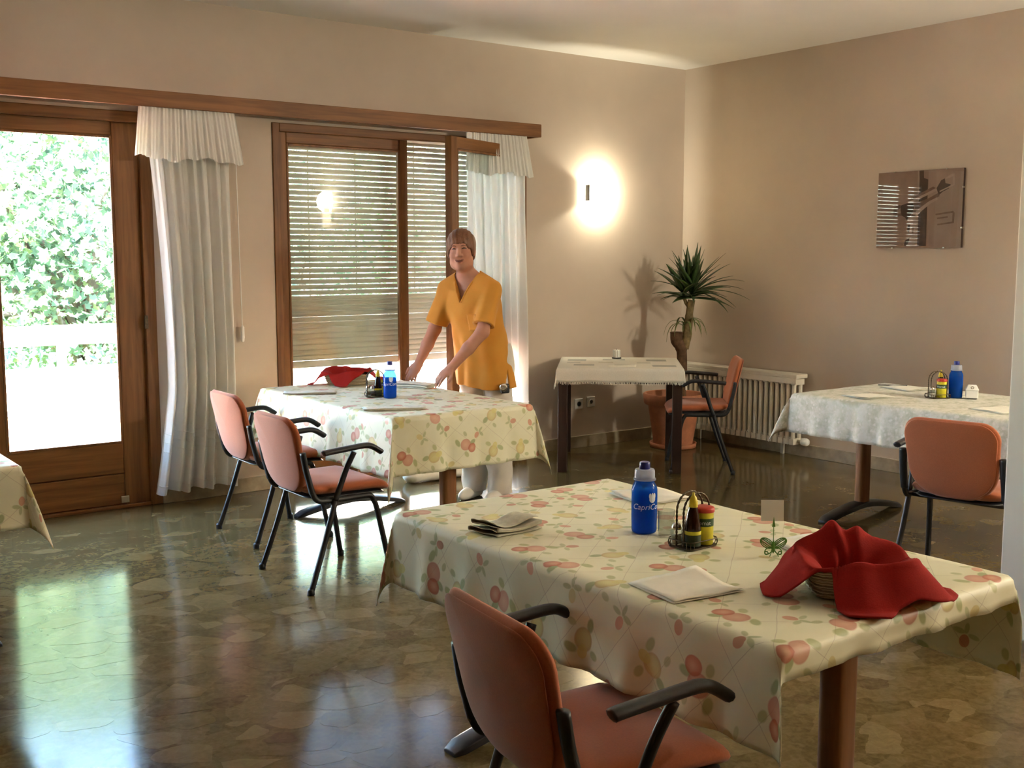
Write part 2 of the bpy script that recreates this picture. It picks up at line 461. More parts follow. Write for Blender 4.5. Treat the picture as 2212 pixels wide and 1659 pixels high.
M['steel'] = simple('steel', (.62,.58,.50), .25, .9)
M['salt'] = simple('salt', (.62,.58,.48), .8, nscale=200, namt=.1)
M['pepper'] = simple('pepper', (.12,.09,.06), .9, nscale=300, namt=.5)
M['greenwire'] = simple('green_wire', (.10,.24,.02), .45, .1)
M['leaf'] = simple('yucca_leaf', (.045,.085,.022), .42, nscale=14, namt=.35)
M['leafpale'] = simple('pale_leaf', (.19,.23,.07), .5, nscale=14, namt=.3)
M['trunk'] = simple('yucca_trunk', (.20,.145,.06), .85, nscale=30, namt=.35, bump=.5, bscale=60)
M['cane'] = simple('cut_cane', (.12,.062,.028), .9, nscale=30, namt=.35, bump=.5, bscale=60)
M['soil'] = simple('soil', (.05,.03,.018), .95, nscale=60, namt=.4, bump=.5)
M['skin'] = simple('skin', (.47,.215,.135), .55, nscale=20, namt=.05)
M['lips'] = simple('lips', (.36,.115,.085), .5)
M['eye'] = simple('eye_dark', (.045,.022,.014), .4)
t = NT('auburn_hair'); v = t.coord('Object'); f = t.noise(t.mapping(v,(140,140,10)), 1.5, 4)
t.p(col=t.ramp(f, [(.3,(.10,.036,.014)), (.7,(.22,.088,.034))]), rough=.5); t.bump(f, .4, .003); M['hair'] = t.mat
t = NT('yellow_tunic'); v = t.coord('Object'); f = t.noise(v, 300, 1); g = t.noise(v, 7, 3)
t.p(col=t.ramp(g, [(.3,(.64,.27,.028)), (.7,(.70,.32,.042))]), rough=.85, sheen=.1); t.bump(g, .2, .01); t.translucent((.85,.42,.06), .12); M['tunic'] = t.mat
M['trousers'] = simple('white_trousers', (.72,.67,.60), .85, nscale=12, namt=.06)
M['shoe'] = simple('white_shoe', (.80,.76,.68), .5)
M['leaf_out'] = None
def tree_leaf(name, c1, c2, c3):
    t = NT(name); v = t.n('ShaderNodeNewGeometry').outputs['Position']
    at = t.n('ShaderNodeAttribute', attribute_name='tone', attribute_type='GEOMETRY').outputs['Fac']
    c = t.ramp(at, [(0,c1),(.5,c2),(1,c3)]); t.p(col=c, rough=.5); t.translucent(c, .45); return t.mat
M['maple'] = tree_leaf('maple_leaves', (.085,.155,.115), (.15,.24,.155), (.27,.33,.15))
M['conifer'] = tree_leaf('dark_leaves', (.035,.08,.075), (.06,.12,.10), (.10,.16,.115))
M['bark'] = simple('bark', (.11,.085,.065), .9, nscale=8, namt=.3, bump=.5)
M['grass'] = simple('lawn', (.17,.22,.08), .95, nscale=3, namt=.3)
# ------------------------------------------------------------------ the room
YW, XR, ZC = 6.80, 6.885, 3.09          # window wall, right wall, ceiling
XL, YB = -3.4, -2.6                     # walls out of view
O1 = (0.18, 2.335, 2.40)                # balcony door 1 opening x0,x1,top
O2 = (3.13, 5.20, 2.40)                 # balcony door 2 opening

def struct(name, mb, mat, parent=None, **kw):
    o = mb.build(name, mat, parent, **kw)
    if parent is None: tag(o, kind='structure')
    return o

FL = struct('floor', MB().box((XL-.3,YB-.3,-.2), (XR+.3,YW+.02,0)), M['floor'])
struct('ceiling', MB().box((XL-.3,YB-.3,ZC), (XR+.3,YW+.26,ZC+.25)), M['ceiling'])
mb = MB(); y0, y1 = YW, YW+.25
xs = [XL-.25, O1[0], O1[1], O2[0], O2[1], XR+.25]
mb.box((xs[0],y0,0),(xs[1],y1,2.40)); mb.box((xs[2],y0,0),(xs[3],y1,2.40)); mb.box((xs[4],y0,0),(xs[5],y1,2.40))
mb.box((xs[0],y0,2.40),(xs[5],y1,ZC))
mb.box((O1[0],y0+.02,-.2),(O1[1],y1,-.001)); mb.box((O2[0],y0+.02,-.2),(O2[1],y1,-.001))
struct('wall_back', mb, M['wall'])
struct('wall_right', MB().box((XR,YB-.25,0),(XR+.25,YW,ZC)), M['wall'])
struct('wall_left', MB().box((XL-.25,YB-.25,0),(XL,YW,ZC)), M['wood_v'])  # dark wood finish made up for this unseen wall, to cut bounced light
struct('wall_front', MB().box((XL,YB-.25,0),(XR,YB,ZC)), M['wood_v'])  # same invented dark finish, keeps fill low from behind the camera
# pale partition end that cuts into the frame on the right
struct('wall_inner', MB().box((4.24,2.02,0),(4.40,2.352,ZC)), M['partition'], bevel=.006)

# skirting
sk = M['skirting']
mb = MB()
for a, b in ((xs[0],xs[1]),(xs[2],xs[3]),(xs[4],XR)): mb.box((a,YW-.018,0),(b,YW,.095))
struct('baseboard_back', mb, sk, bevel=.003)
struct('baseboard_right', MB().box((XR-.018,YB,0),(XR,YW-.018,.095)), sk, bevel=.003)
struct('baseboard_left', MB().box((XL,YB,0),(XL+.018,YW-.018,.095)), sk, bevel=.003)

# loose irregular marble chips set in the floor where they can be told apart
rng = np.random.default_rng(11)
def clip_cell(p, others, box):
    poly = [np.array(q) for q in box]
    for q in others:
        mid = (p+q)/2; n = q-p; out = []
        for i in range(len(poly)):
            a, b = poly[i], poly[(i+1)%len(poly)]
            da, db = (a-mid)@n, (b-mid)@n
            if da <= 0: out.append(a)
            if da*db < 0: out.append(a+(b-a)*da/(da-db))
        poly = out
        if len(poly) < 3: return []
    return poly
pts = []
ang = .45; Rm = np.array([[math.cos(ang),-math.sin(ang)],[math.sin(ang),math.cos(ang)]])
fx0, fx1, fy0, fy1 = .55, 2.75, 1.75, 5.7
allp = np.column_stack([rng.uniform(fx0-.5,fx1+.5,3300), rng.uniform(fy0-.5,fy1+.5,3300)])
keep = []
for p in allp:                                  # uneven spacing: some big chips, many small
    dmin = .075 + .10*((math.sin(p[0]*5.1+p[1]*3.3)+math.sin(p[1]*4.7-p[0]*2.1)+2)/4)**1.6
    if all(np.hypot(*(p-q)) > dmin for q in keep): keep.append(p)
keep = np.array(keep); S = np.diag([1.0, 1.45])
kq = keep @ Rm.T @ S
n_chip = 0; order = rng.permutation(len(keep))
for i in order:
    if n_chip >= 300: break
    p = keep[i]
    if not (fx0 < p[0] < fx1 and fy0 < p[1] < fy1): continue
    # only where the floor shows: left of the tables
    if p[0] > 1.72 and p[1] < 2.95: continue
    if p[0] > 2.2 and p[1] > 4.9: continue
    if rng.random() < .30: continue
    d = np.hypot(*(kq-kq[i]).T); nb = kq[np.argsort(d)[1:16]]
    c = kq[i]; poly = clip_cell(c, nb, [c+(-.4,-.4), c+(.4,-.4), c+(.4,.4), c+(-.4,.4)])
    if len(poly) < 3: continue
    inv = np.linalg.inv(Rm.T @ S)
    cen = np.mean(poly, axis=0); sh = rng.uniform(.72,.95)
    pp = [(cen+(q-cen)*sh*rng.uniform(.9,1.04)) @ inv for q in poly]
    # rounded, chipped outline
    out = []
    for k in range(len(pp)):
        a, b = pp[k], pp[(k+1)%len(pp)]
        out.append(a*.86+b*.14); m = (a+b)/2; nn = np.array([b[1]-a[1], a[0]-b[0]])
        out.append(m+nn*rng.uniform(-.06,.06)); out.append(a*.14+b*.86)
    ce = np.mean(out, axis=0)
    if (pp[1]-pp[0])[0]*(pp[2]-pp[1])[1]-(pp[1]-pp[0])[1]*(pp[2]-pp[1])[0] < 0: out = out[::-1]
    MB().poly([tuple(q-ce) for q in out], -.01, .0004).build('stone_chip', M['chip'], FL, loc=(ce[0],ce[1],0))
    n_chip += 1

# ------------------------------------------------------------------ pelmet board over both doors
YP = 6.615
pel = MB().box((-.6,YP,2.415),(5.205,YP+.028,2.510)).box((5.177,YP+.028,2.415),(5.205,YW,2.51)).box((-.6,YP+.028,2.488),(5.177,YW,2.51))
struct('trim_1', pel, M['wood_h'], bevel=.004)

# ------------------------------------------------------------------ balcony doors
def leaf(name, root, x0, x1, z0, z1, y, st, top, bot, parent_xf=None, handle=None, planks=0):
    """a glazed door leaf in its own coordinates; frame members are parts"""
    t = .055
    lf = empty(name, (0,0,0)); lf.parent = root
    def part(nm, mb, m, **k): return mb.build(nm, m, lf, **k)
    part('stile', MB().box((x0,y,z0),(x0+st,y+t,z1)), M['wood_v'], bevel=.006)
    part('stile', MB().box((x1-st,y,z0),(x1,y+t,z1)), M['wood_v'], bevel=.006)
    part('top_rail', MB().box((x0+st,y+.002,z1-top),(x1-st,y+t-.002,z1)), M['wood_h'], bevel=.006)
    if planks:
        h = bot/planks
        for k in range(planks):
            part('plank', MB().box((x0+st,y+.004,z0+k*h+.004),(x1-st,y+t-.002,z0+(k+1)*h)), M['wood_h'], bevel=.006)
        part('panel_core', MB().box((x0+st-.01,y+.02,z0),(x1-st+.01,y+.035,z0+bot-.01)), M['wood_h'])
    else:
        part('bottom_rail', MB().box((x0+st,y+.002,z0),(x1-st,y+t-.002,z0+bot)), M['wood_h'], bevel=.006)
    g = MB(); a,b,c,d = x0+st, x1-st, z0+bot, z1-top; q = .014
    g.box((a,y-.001,c),(a+q,y+.014,d)); g.box((b-q,y-.001,c),(b,y+.014,d)); g.box((a+q,y-.001,d-q),(b-q,y+.014,d)); g.box((a+q,y-.001,c),(b-q,y+.014,c+q))
    part('glazing_bead', g, M['wood_v'], bevel=.003)
    part('glass_pane', MB().box((a,y+.025,c),(b,y+.031,d)), M['pane'])
    if handle:
        hx, hz = handle
        hd = MB().box((hx-.013,y-.008,hz-.07),(hx+.013,y,hz+.07)).tube([(hx,y-.005,hz),(hx,y-.045,hz),(hx+.01,y-.05,hz-.005),(hx+.10,y-.05,hz-.01)], .009)
        part('handle', hd, M['wire'], bevel=.002)
    return lf

yd = YW+.02
d1 = tag(empty('door_1', (0,0,0)), kind='structure')
jf = M['wood_v']
MB().box((O1[0],YW-.012,0),(O1[0]+.07,YW+.16,2.40)).build('jamb', jf, d1, bevel=.005)
MB().box((O1[1]-.07,YW-.012,0),(O1[1],YW+.16,2.40)).build('jamb', jf, d1, bevel=.005)
MB().box((O1[0]+.07,YW-.012,2.335),(O1[1]-.07,YW+.16,2.40)).build('head', M['wood_h'], d1, bevel=.005)
MB().box((O1[0]+.07,YW,0),(O1[1]-.07,YW+.16,.018)).build('threshold', M['wood_h'], d1, bevel=.004)
leaf('leaf', d1, O1[0]+.07, 1.29, .017, 2.338, yd, .10, .085, .385, planks=2)
leaf('leaf', d1, 1.2905, O1[1]-.069, .017, 2.338, yd, .155, .085, .385, planks=2, handle=(1.33,1.06))
MB().box((2.08,yd-.012,.03),(2.13,yd+.004,.075)).build('bolt', M['steel'], d1, bevel=.003)
MB().box((2.255,YW-.03,1.10),(2.275,YW-.012,1.18)).build('strike_plate', M['wire'], d1, bevel=.003)

d2 = tag(empty('door_2', (0,0,0)), kind='structure')
MB().box((O2[0],YW-.012,0),(O2[0]+.05,YW+.13,2.40)).build('jamb', jf, d2, bevel=.005)
MB().box((O2[1]-.05,YW-.012,0),(O2[1],YW+.13,2.40)).build('jamb', jf, d2, bevel=.005)
MB().box((O2[0]+.05,YW-.012,2.345),(O2[1]-.05,YW+.13,2.40)).build('head', M['wood_h'], d2, bevel=.005)
MB().box((O2[0]+.05,YW,0),(O2[1]-.05,YW+.13,.018)).build('threshold', M['wood_h'], d2, bevel=.004)
xm = 4.165
leaf('leaf', d2, O2[0]+.045, xm, .02, 2.350, yd, .065, .075, .14, handle=None)
# the right leaf stands open into the room, hinged on the right jamb
lo = leaf('leaf', d2, -1.0, 0, .02, 2.350, -.028, .075, .080, .14, handle=(-.965,1.06))
lo.location = (O2[1]-.052, YW-.012, 0); lo.rotation_euler = (0,0,math.radians(23))

# roller shutter behind door 2: every slat a piece, light slits between the upper ones
sh = empty('roller_shutter', (0,0,0), 0, 'pale beige roller shutter lowered behind the second balcony door', 'shutter')
ys = YW+.155; sx0, sx1 = O2[0]+.03, O2[1]-.03
zb = .825; z = zb; pitch = .0375; k = 0
prof = [(-.0,.0),(.006,.008),(.008,.018),(.006,.029),(0,.0365)]
def slat_mesh(h):
    mbs = MB(); rs = []
    for xx in (0, sx1-sx0):
        rs.append([(xx, -a, b*h/.0365) for a, b in prof] + [(xx, .004, h), (xx, .004, 0)])
    mbs.rings(rs); return mbs.mesh('slat', M['slat'], False)
m_closed, m_open = slat_mesh(.0372), slat_mesh(.0318)
MB().box((sx0,ys-.012,zb-.05),(sx1,ys+.008,zb-.001)).build('end_bar', M['slat'], sh, bevel=.004)
while z < 2.42:
    op = z > 1.235
    o = bpy.data.objects.new('slat', m_open if op else m_closed); COL.objects.link(o); o.parent = sh
    o.location = (sx0, ys, z); z += pitch; k += 1
for xx in (3.46,3.82,4.30,4.66):
    MB().box((xx-.006,ys+.0045,zb-.03),(xx+.006,ys+.0065,2.40)).build('strap', M['slat'], sh)
for xx in (sx0-.012, sx1):
    MB().box((xx,ys-.02,0),(xx+.012,ys+.016,2.41)).build('guide_rail', M['whiteplastic'], sh)

# rolled mat in front of the open door
rm = MB(); rs = []
for i in range(25):
    u = i/24; x = 3.86+u*.74; e = min(1, min(u,1-u)/.06); e = math.sqrt(max(.0,1-(1-e)**2)) if e < 1 else 1
    r = .052*(.45+.55*e)*(1+.05*math.sin(u*23)); 
    rs.append([(x, 6.40-u*.02+1.25*r*math.cos(2*PI*j/16), max(.002, .046+r*.9*math.sin(2*PI*j/16))) for j in range(16)])
tag(rm.rings(rs).build('rolled_mat', M['paper'], None, smooth=True), 'pale rolled-up mat lying on the floor before the open balcony door', 'mat')

# ------------------------------------------------------------------ curtains
def curtain(name, xl, xr, z0, z1, y, nf, label, val):
    """xl, xr: functions of height fraction (0 top, 1 bottom)"""
    root = empty(name, (0,0,0), 0, label, 'curtain', 'sheer curtains beside the balcony doors')
    rows = []; N, K = 150, 44; r = random.Random(len(label))
    ph = [r.uniform(0,6) for _ in range(6)]
    for i in range(K+1):
        f = i/K; z = z1+(z0-z1)*f; a, b = xl(f), xr(f); row = []
        for j in range(N+1):
            u = j/N; amp = .012+.028*min(1, f*1.6)
            wv = math.sin(u*nf*2*PI+ph[0]+.5*math.sin(f*2.2+ph[1])) + .45*math.sin(u*nf*.53*2*PI+ph[2]+f*1.3) + .5*(1-f)**2*math.sin(u*nf*2.4*2*PI+ph[3])
            row.append((a+(b-a)*u+.004*math.sin(u*40+f*3), y+amp*wv, z+.012*math.sin(u*nf*2*PI*.5+ph[4])*f))
        rows.append(row)
    MB().grid(rows).build('drape', M['curtain'], root, smooth=True)
    zz = lambda f: z1+(z0-z1)*f
    for f0 in (.855,.885,.905,.99):                      # sewn hem lines
        i0 = f0*K; lo_ = rows[int(i0)]
        MB().tube([(p[0],p[1]-.004,p[2]) for p in lo_[::2]], .0022, 4).build('hem_stitch', M['valance'], root)
    va, vb, vz = val; rows2 = []
    for i in range(11):
        f = i/10; row = []
        for j in range(141):
            u = j/140
            wv = math.sin(u*26*2*PI+ph[5])*(.7) + .8*math.sin(u*9*2*PI+ph[1])
            amp = .006+.009*f
            x = va+(vb-va)*u + (u-.5)*.09*f
            zb_ = vz + .012*math.sin(u*11+1) + .008*math.sin(u*31)
            row.append((x, y-.052-.030*f+amp*wv, z1+.02+(zb_-z1-.02)*f))
        rows2.append(row)
    MB().grid(rows2).build('valance', M['valance'], root, smooth=True)
    return root
# left curtain: narrow waist near the middle of its height, flares at the floor
def c1l(f): return 2.27 + .09*math.sin(min(1,f*1.25)*PI*.62) - (.09*max(0,(f-.72)/.28)**1.3)
curtain('curtain', c1l, lambda f: 2.80+.01*f, .085, 2.43, 6.695, 7, 'white sheer curtain with a gathered valance between the two balcony doors', (2.225,2.81,2.115))
curtain('curtain', lambda f: 4.58+.05*f-.06*max(0,(f-.7)/.3), lambda f: 5.10+.04*f, .06, 2.43, 6.685, 7, 'white sheer curtain with a gathered valance right of the shuttered door', (4.55,5.07,2.13))
# shutter cord with its toggle
ct = empty('pull_cord', (2.865,6.77,0), 0, 'thin white pull cord with a small toggle beside the left curtain', 'cord')
MB().tube([(0,0,2.42),(.006,0,1.9),(.01,-.004,1.4),(.014,-.004,1.09)], .003, 6).build('cord', M['whiteplastic'], ct)
MB().lathe([(.004,1.10),(.012,1.085),(.013,1.02),(.010,.995),(.004,.99)], 10, (.014,-.004,0)).build('toggle', M['whiteplastic'], ct, smooth=True)

# ------------------------------------------------------------------ wall lamp
def sconce(loc, rz, label, watt=None, spots=(.085,-.085)):
    r = empty('wall_lamp', loc, rz, label, 'lamp', 'wall lamps')          # local -y points into the room
    MB().box((-.05,-.016,-.09),(.05,0,.09)).build('backplate', M['white'], r, bevel=.004)
    g = NT('lit_shade'); g.p(col=(.9,.86,.76), rough=.4, emi=(1,.88,.66), emis=2.2); g.translucent((.95,.88,.74), .5)
    rows = []
    for i in range(2):
        z = -.135+.27*i
        rows.append([(-.088,-.066,z),(-.084,-.078,z),(-.06,-.088,z),(-.03,-.092,z),(0,-.093,z),(.03,-.092,z),(.06,-.088,z),(.10,-.078,z),(.106,-.066,z)])
    MB().grid(rows).build('shade', M.setdefault('shade', g.mat), r, solid=.004)
    MB().box((-.128,-.060,-.062),(-.116,-.020,.062)).build('clip', M['black'], r, bevel=.002)
    MB().lathe([(.011,-.04),(.02,-.03),(.022,.0),(.02,.03),(.011,.04)], 12, (0,-.048,0)).build('bulb', M['clear'], r, smooth=True)
    for dz in spots:
        L = bpy.data.lights.new('lamp_light', 'POINT'); L.energy = watt or LAMP_W; L.color = (1,.95,.77); L.shadow_soft_size = .02 if dz == 0 else .14
        lo_ = bpy.data.objects.new('lamp_light', L); COL.objects.link(lo_); lo_.parent = r; lo_.location = (0,-.048,dz)
    return r
sconce((5.905,YW,2.035), 0, 'lit white glass wall lamp between the right curtain and the room corner', LAMP_W, (0.,))
sconce((XR,.5,2.035), -PI/2, 'added unseen fill lamp on the right wall past the partition', FILL_W, (.20,))  # added to fill the room, unseen; bare point light above the shade
sconce((XR,-1.5,2.035), -PI/2, 'added unseen fill lamp farthest from the corner on the right wall', FILL_W, (.20,))  # second added fill lamp, also unseen, lit the same way

# ------------------------------------------------------------------ sockets
for i, (x, dz) in enumerate(((5.735,.0),(5.865,.008))):
    s_ = empty('wall_socket', (x,YW,.355+dz), 0, ('left','right')[i]+'-hand white wall socket low on the wall under the small table', 'socket', 'sockets under the small table')
    MB().box((-.042,-.010,-.042),(.042,0,.042)).build('plate', M['whiteplastic'], s_, bevel=.004)
    MB().lathe([(.020,0),(.020,.003),(.017,.003),(.017,-.004)], 16).xf(Matrix.Translation((0,-.010,0)) @ Matrix.Rotation(PI/2,4,'X')).build('insert', M['white'] if i else M['blackplastic'], s_)
    for dx in (-.008,.008):
        MB().lathe([(.003,0),(.003,.001)], 8).xf(Matrix.Translation((dx,-.0105,0)) @ Matrix.Rotation(PI/2,4,'X')).build('hole', M['blackplastic'], s_)

# ------------------------------------------------------------------ radiator
ra = empty('radiator', (XR,0,0), 0, 'cream column radiator on the right wall behind the orange chair', 'radiator')
ry0, ry1, n = 5.43, 6.72, 24
def colmesh():
    m_ = MB()
    for dx in (-.062,-.135):
        m_.tube([(dx,0,.13),(dx,0,.15),(dx,0,.56),(dx,0,.58)], [.012,.0165,.0165,.012], 8)
    m_.obox((-.098,0,.585),(.056,0,0),(0,.021,0),(0,0,.022)); m_.obox((-.098,0,.125),(.056,0,0),(0,.021,0),(0,0,.022))
    return m_.mesh('column', M['radiator'], True)
cm = colmesh(); sharp(cm, 40)
for i in range(n):
    o = bpy.data.objects.new('column', cm); COL.objects.link(o); o.parent = ra; o.location = (0, ry0+(i+.5)*(ry1-ry0)/n, 0)
MB().box((-.162,ry0-.015,.612),(-.03,ry1+.01,.645)).build('top_cover', M['radiator'], ra, bevel=.006)
MB().box((-.164,ry0-.012,.572),(-.152,ry1+.008,.614)).build('front_lip', M['radiator'], ra, bevel=.003)
for yy in (ry0+.2, ry1-.2): MB().box((-.05,yy-.012,.0),(-.03,yy+.012,.12)).build('bracket', M['radiator'], ra)
v_ = MB().tube([(-.098,ry0+.01,.13),(-.098,ry0-.03,.13)], .011, 8).build('valve_pipe', M['radiator'], ra, smooth=True)
MB().lathe([(.016,-.0),(.027,.004),(.030,.02),(.030,.045),(.024,.058),(.0,.06)], 14).xf(Matrix.Translation((-.098,ry0-.03,.13)) @ Matrix.Rotation(PI/2,4,'X')).build('valve_knob', M['whiteplastic'], ra, smooth=True)

# ------------------------------------------------------------------ clip-framed print on the right wall
py0, py1, pz0, pz1 = 4.20, 4.855, 1.597, 2.122
pc = empty('wall_picture', (XR,(py0+py1)/2,(pz0+pz1)/2), 0, 'clip-framed sepia picture of a carved crucifix on the right wall', 'picture')
hw, hh = (py1-py0)/2, (pz1-pz0)/2
MB().box((-.022,-hw,-hh),(0,hw,hh)).build('backing', M['wood_dark'], pc)
sep_ = [simple('print_ground', (.36,.235,.165), .6, nscale=6, namt=.14), simple('print_dark', (.075,.040,.024), .6, nscale=20, namt=.3), simple('print_mid', (.20,.115,.075), .6, nscale=18, namt=.3),
        simple('print_light', (.46,.33,.25), .6, nscale=9, namt=.12), simple('print_pale', (.38,.265,.20), .6, nscale=9, namt=.1)]
pr = MB(); lay = [-.0222]
def flat(pts, mi):
    """pts in image fractions (0,0 top-left .. 1,1 bottom-right)"""
    lay[0] -= .00006
    vs = [(lay[0], hw-2*hw*u, hh-2*hh*v_) for u, v_ in pts]
    pr.add(vs, [tuple(range(len(vs)))], mi)
flat([(0,0),(1,0),(1,1),(0,1)], 0)
flat([(.60,.0),(1,.0),(1,1),(.62,1)], 4)                                              # paler wall right of the post
flat([(.475,0),(.492,0),(.50,.50),(.485,.50)], 3)                                     # pale batten
flat([(.492,0),(.545,0),(.55,.10),(.60,.12),(.60,.42),(.605,.98),(.50,.98),(.50,.35),(.50,.10)], 1)   # post
flat([(.36,.385),(.52,.29),(.66,.215),(.69,.235),(.40,.40)], 2)                        # upper arm of the beam
flat([(.37,.40),(.71,.235),(.715,.265),(.38,.43)], 3)                                 # lit edge
flat([(.20,.46),(.27,.43),(.32,.46),(.26,.49),(.235,.50),(.245,.56),(.32,.53),(.33,.565),(.20,.61)], 2)  # left hand
flat([(.29,.44),(.36,.415),(.43,.42),(.45,.48),(.42,.56),(.38,.60),(.37,.655),(.345,.60),(.30,.575),(.285,.50)], 1)  # bowed head
flat([(.43,.42),(.60,.37),(.72,.30),(.74,.34),(.60,.44),(.52,.50),(.45,.60),(.42,.62),(.42,.55),(.46,.48)], 2)       # shoulder and raised arm
flat([(.47,.52),(.62,.40),(.71,.355),(.72,.385),(.64,.43),(.52,.54),(.47,.60)], 3)
flat([(.70,.24),(.75,.14),(.79,.12),(.80,.18),(.86,.20),(.84,.25),(.77,.29),(.73,.33)], 1)                            # right hand
flat([(.86,.07),(.90,.065),(.905,.21),(.74,.29),(.735,.275),(.885,.20),(.882,.10),(.80,.13),(.80,.115)], 3)            # beam end outline
flat([(.39,.60),(.47,.58),(.50,.70),(.50,.98),(.37,.98),(.36,.85),(.40,.76),(.37,.70)], 4)                            # body
flat([(.38,.70),(.41,.70),(.40,.80),(.375,.78)], 1)
flat([(.435,.73),(.46,.73),(.45,.82),(.43,.80)], 2)
flat([(.335,.97),(.36,.90),(.41,.87),(.40,.92),(.37,.98)], 1)
flat([(.70,.565),(.90,.535),(.92,.56),(.915,.69),(.73,.715),(.725,.695),(.895,.67),(.895,.56),(.705,.585)], 2)       # shadow of the beam end
flat([(.72,.615),(.84,.60),(.845,.62),(.725,.635)], 2)
pr.build('print', sep_, pc)
MB().box((-.0255,-hw,-hh),(-.0235,hw,hh)).build('glass', M['picglass'], pc)
for yy, zz in ((-hw*.62,hh),(hw*.6,hh),(-hw*.62,-hh),(hw*.6,-hh),(-hw,hh*.52),(-hw,-hh*.5),(hw,hh*.4),(hw,-hh*.5)):
    if abs(abs(yy)-hw) < 1e-6: MB().box((-.027,yy-.003,zz-.006),(0,yy+.003,zz+.006)).build('clip', M['steel'], pc)
    else: MB().box((-.027,yy-.006,zz-.003),(0,yy+.006,zz+.003)).build('clip', M['steel'], pc)
# ------------------------------------------------------------------ chairs
def cushion(outline, thick, fn, rings=(1.0,.985,.95,.88,.72,.45,.0), edge=(0,.30,.55,.78,.93,1.0,1.0)):
    n = len(outline); cx = sum(p[0] for p in outline)/n; cy = sum(p[1] for p in outline)/n
    mb = MB(); seq = []
    for sgn in (-1, 1):
        rr = list(zip(rings, edge))
        seq += [(a, sgn*e) for a, e in (reversed(rr) if sgn < 0 else rr[1:])]
    rs = [[fn(cx+(x-cx)*max(a,.001), cy+(y-cy)*max(a,.001), e*thick/2) for x, y in outline] for a, e in seq]
    return mb.rings(rs)
def rrect(w0, w1, h0, h1, r_top, r_bot, n=7):
    """rounded outline: width w0 at bottom, w1 at top"""
    pts = []
    for cx, cy, r, a0 in ((w1/2-r_top,h1-r_top,r_top,0),(-w1/2+r_top,h1-r_top,r_top,90),(-w0/2+r_bot,h0+r_bot,r_bot,180),(w0/2-r_bot,h0+r_bot,r_bot,270)):
        for i in range(n+1):
            a = math.radians(a0+90*i/n); pts.append((cx+r*math.cos(a), cy+r*math.sin(a)))
    return pts

def make_chair():
    c = empty('armchair', (0,0,0), 0, '', 'chair', 'salmon armchairs of the dining room')
    bk, bp = M['black'], M['blackplastic']
    for s in (1,-1):
        for pth, lx, ly in (([(.215,s*.262,.014),(.155,s*.238,.33),(.135,s*.234,.395)],.217,s*.263), ([(-.215,s*.266,.014),(-.14,s*.256,.22),(-.075,s*.250,.42)],-.217,s*.267)):
            lg = MB().tube(bez(pth,5), .0135, 10).build('leg', bk, c, smooth=True)
            MB().lathe([(.013,0),(.017,.003),(.016,.022),(.0135,.03)], 12, (lx,ly,0)).build('foot_cap', bp, lg, smooth=True)
        MB().tube(bez([(.135,s*.234,.395),(.115,s*.233,.418),(.05,s*.233,.420),(-.12,s*.232,.420),(-.165,s*.231,.436),(-.185,s*.230,.475)],5), .0135, 10).build('seat_rail', bk, c, smooth=True)
        MB().tube(bez([(-.182,s*.230,.462),(-.197,s*.230,.52),(-.212,s*.229,.58),(-.224,s*.227,.655)],5), .019, 10, flat=.7, up=(1,0,0)).build('back_upright', bp, c, smooth=True)
        MB().tube(bez([(-.075,s*.250,.42),(-.045,s*.254,.50),(-.02,s*.266,.575),(.01,s*.280,.645)],5), .0145, 10, flat=.8, up=(0,1,0)).build('arm_support', bk, c, smooth=True)
        MB().tube(bez([(-.152,s*.288,.652),(-.13,s*.288,.656),(-.03,s*.288,.664),(.06,s*.288,.670),(.10,s*.288,.662),(.142,s*.288,.636),(.150,s*.288,.630)],4),
                  [.012]+[.0195]*22+[.018,.014], 10, flat=.72, up=(0,0,1)).build('armrest', bp, c, smooth=True)
    MB().tube([(.10,-.234,.418),(.10,.234,.418)], .011, 8).build('cross_bar', bk, c, smooth=True)
    MB().tube([(-.10,-.234,.418),(-.10,.234,.418)], .011, 8).build('cross_bar', bk, c, smooth=True)
    def seat_fn(x, y, w_):                       # outline (width, depth) -> chair
        fx = y; drop = -.030*max(0,(fx-.12)/.13)**2 + .018*max(0,(-fx-.10)/.10)**2
        return (fx, x, .462+w_+drop-.012*(x/.22)**2*0+.008*(abs(x)/.22)**3)
    cushion(rrect(.43,.46,-.195,.25,.07,.08), .062, seat_fn).build('seat', M['fabric'], c, smooth=True)
    cushion(rrect(.40,.43,-.18,.235,.07,.08), .022, lambda x,y,w_: (y, x, .430+w_-.024*max(0,(y-.12)/.13)**2)).build('seat_shell', bp, c, smooth=True)
    def back_fn(x, y, w_):                       # outline (width, height) -> chair
        z = y; xx = -.172-(z-.45)*.225 - .035*math.cos(x/.21*1.2)*1.0+.010 + .045*max(0,(.52-z)/.08)**2*.35
        return (xx+w_, x, z)
    cushion(rrect(.41,.435,.440,.815,.08,.15,9), .050, back_fn).build('backrest', M['fabric'], c, smooth=True)
    cushion(rrect(.395,.42,.449,.807,.08,.145,9), .012, lambda x,y,w_: tuple(np.array(back_fn(x,y,w_))+np.array((-.021,0,0)))).build('back_shell', M['fabric'], c, smooth=True)
    return c
chair = make_chair()
chair['label'] = 'salmon armchair with black frame in the foreground, pushed up to the nearest fruit-print table'
chair.location = (1.585,1.825,0); chair.rotation_euler = (0,0,math.radians(-6.5))
copy_tree(chair, None, 'salmon armchair with all four black legs in view, beside the table by the window', (2.432,4.778,0), math.radians(0))
copy_tree(chair, None, 'salmon armchair half hidden behind another, nearest the left curtain', (2.575,5.69,0), math.radians(-1))
copy_tree(chair, None, 'orange armchair seen from the side in front of the radiator', (5.895,5.615,0), math.radians(138.5))
copy_tree(chair, None, 'orange armchair seen from behind at the white tablecloth table', (4.78,2.828,0), math.radians(11))

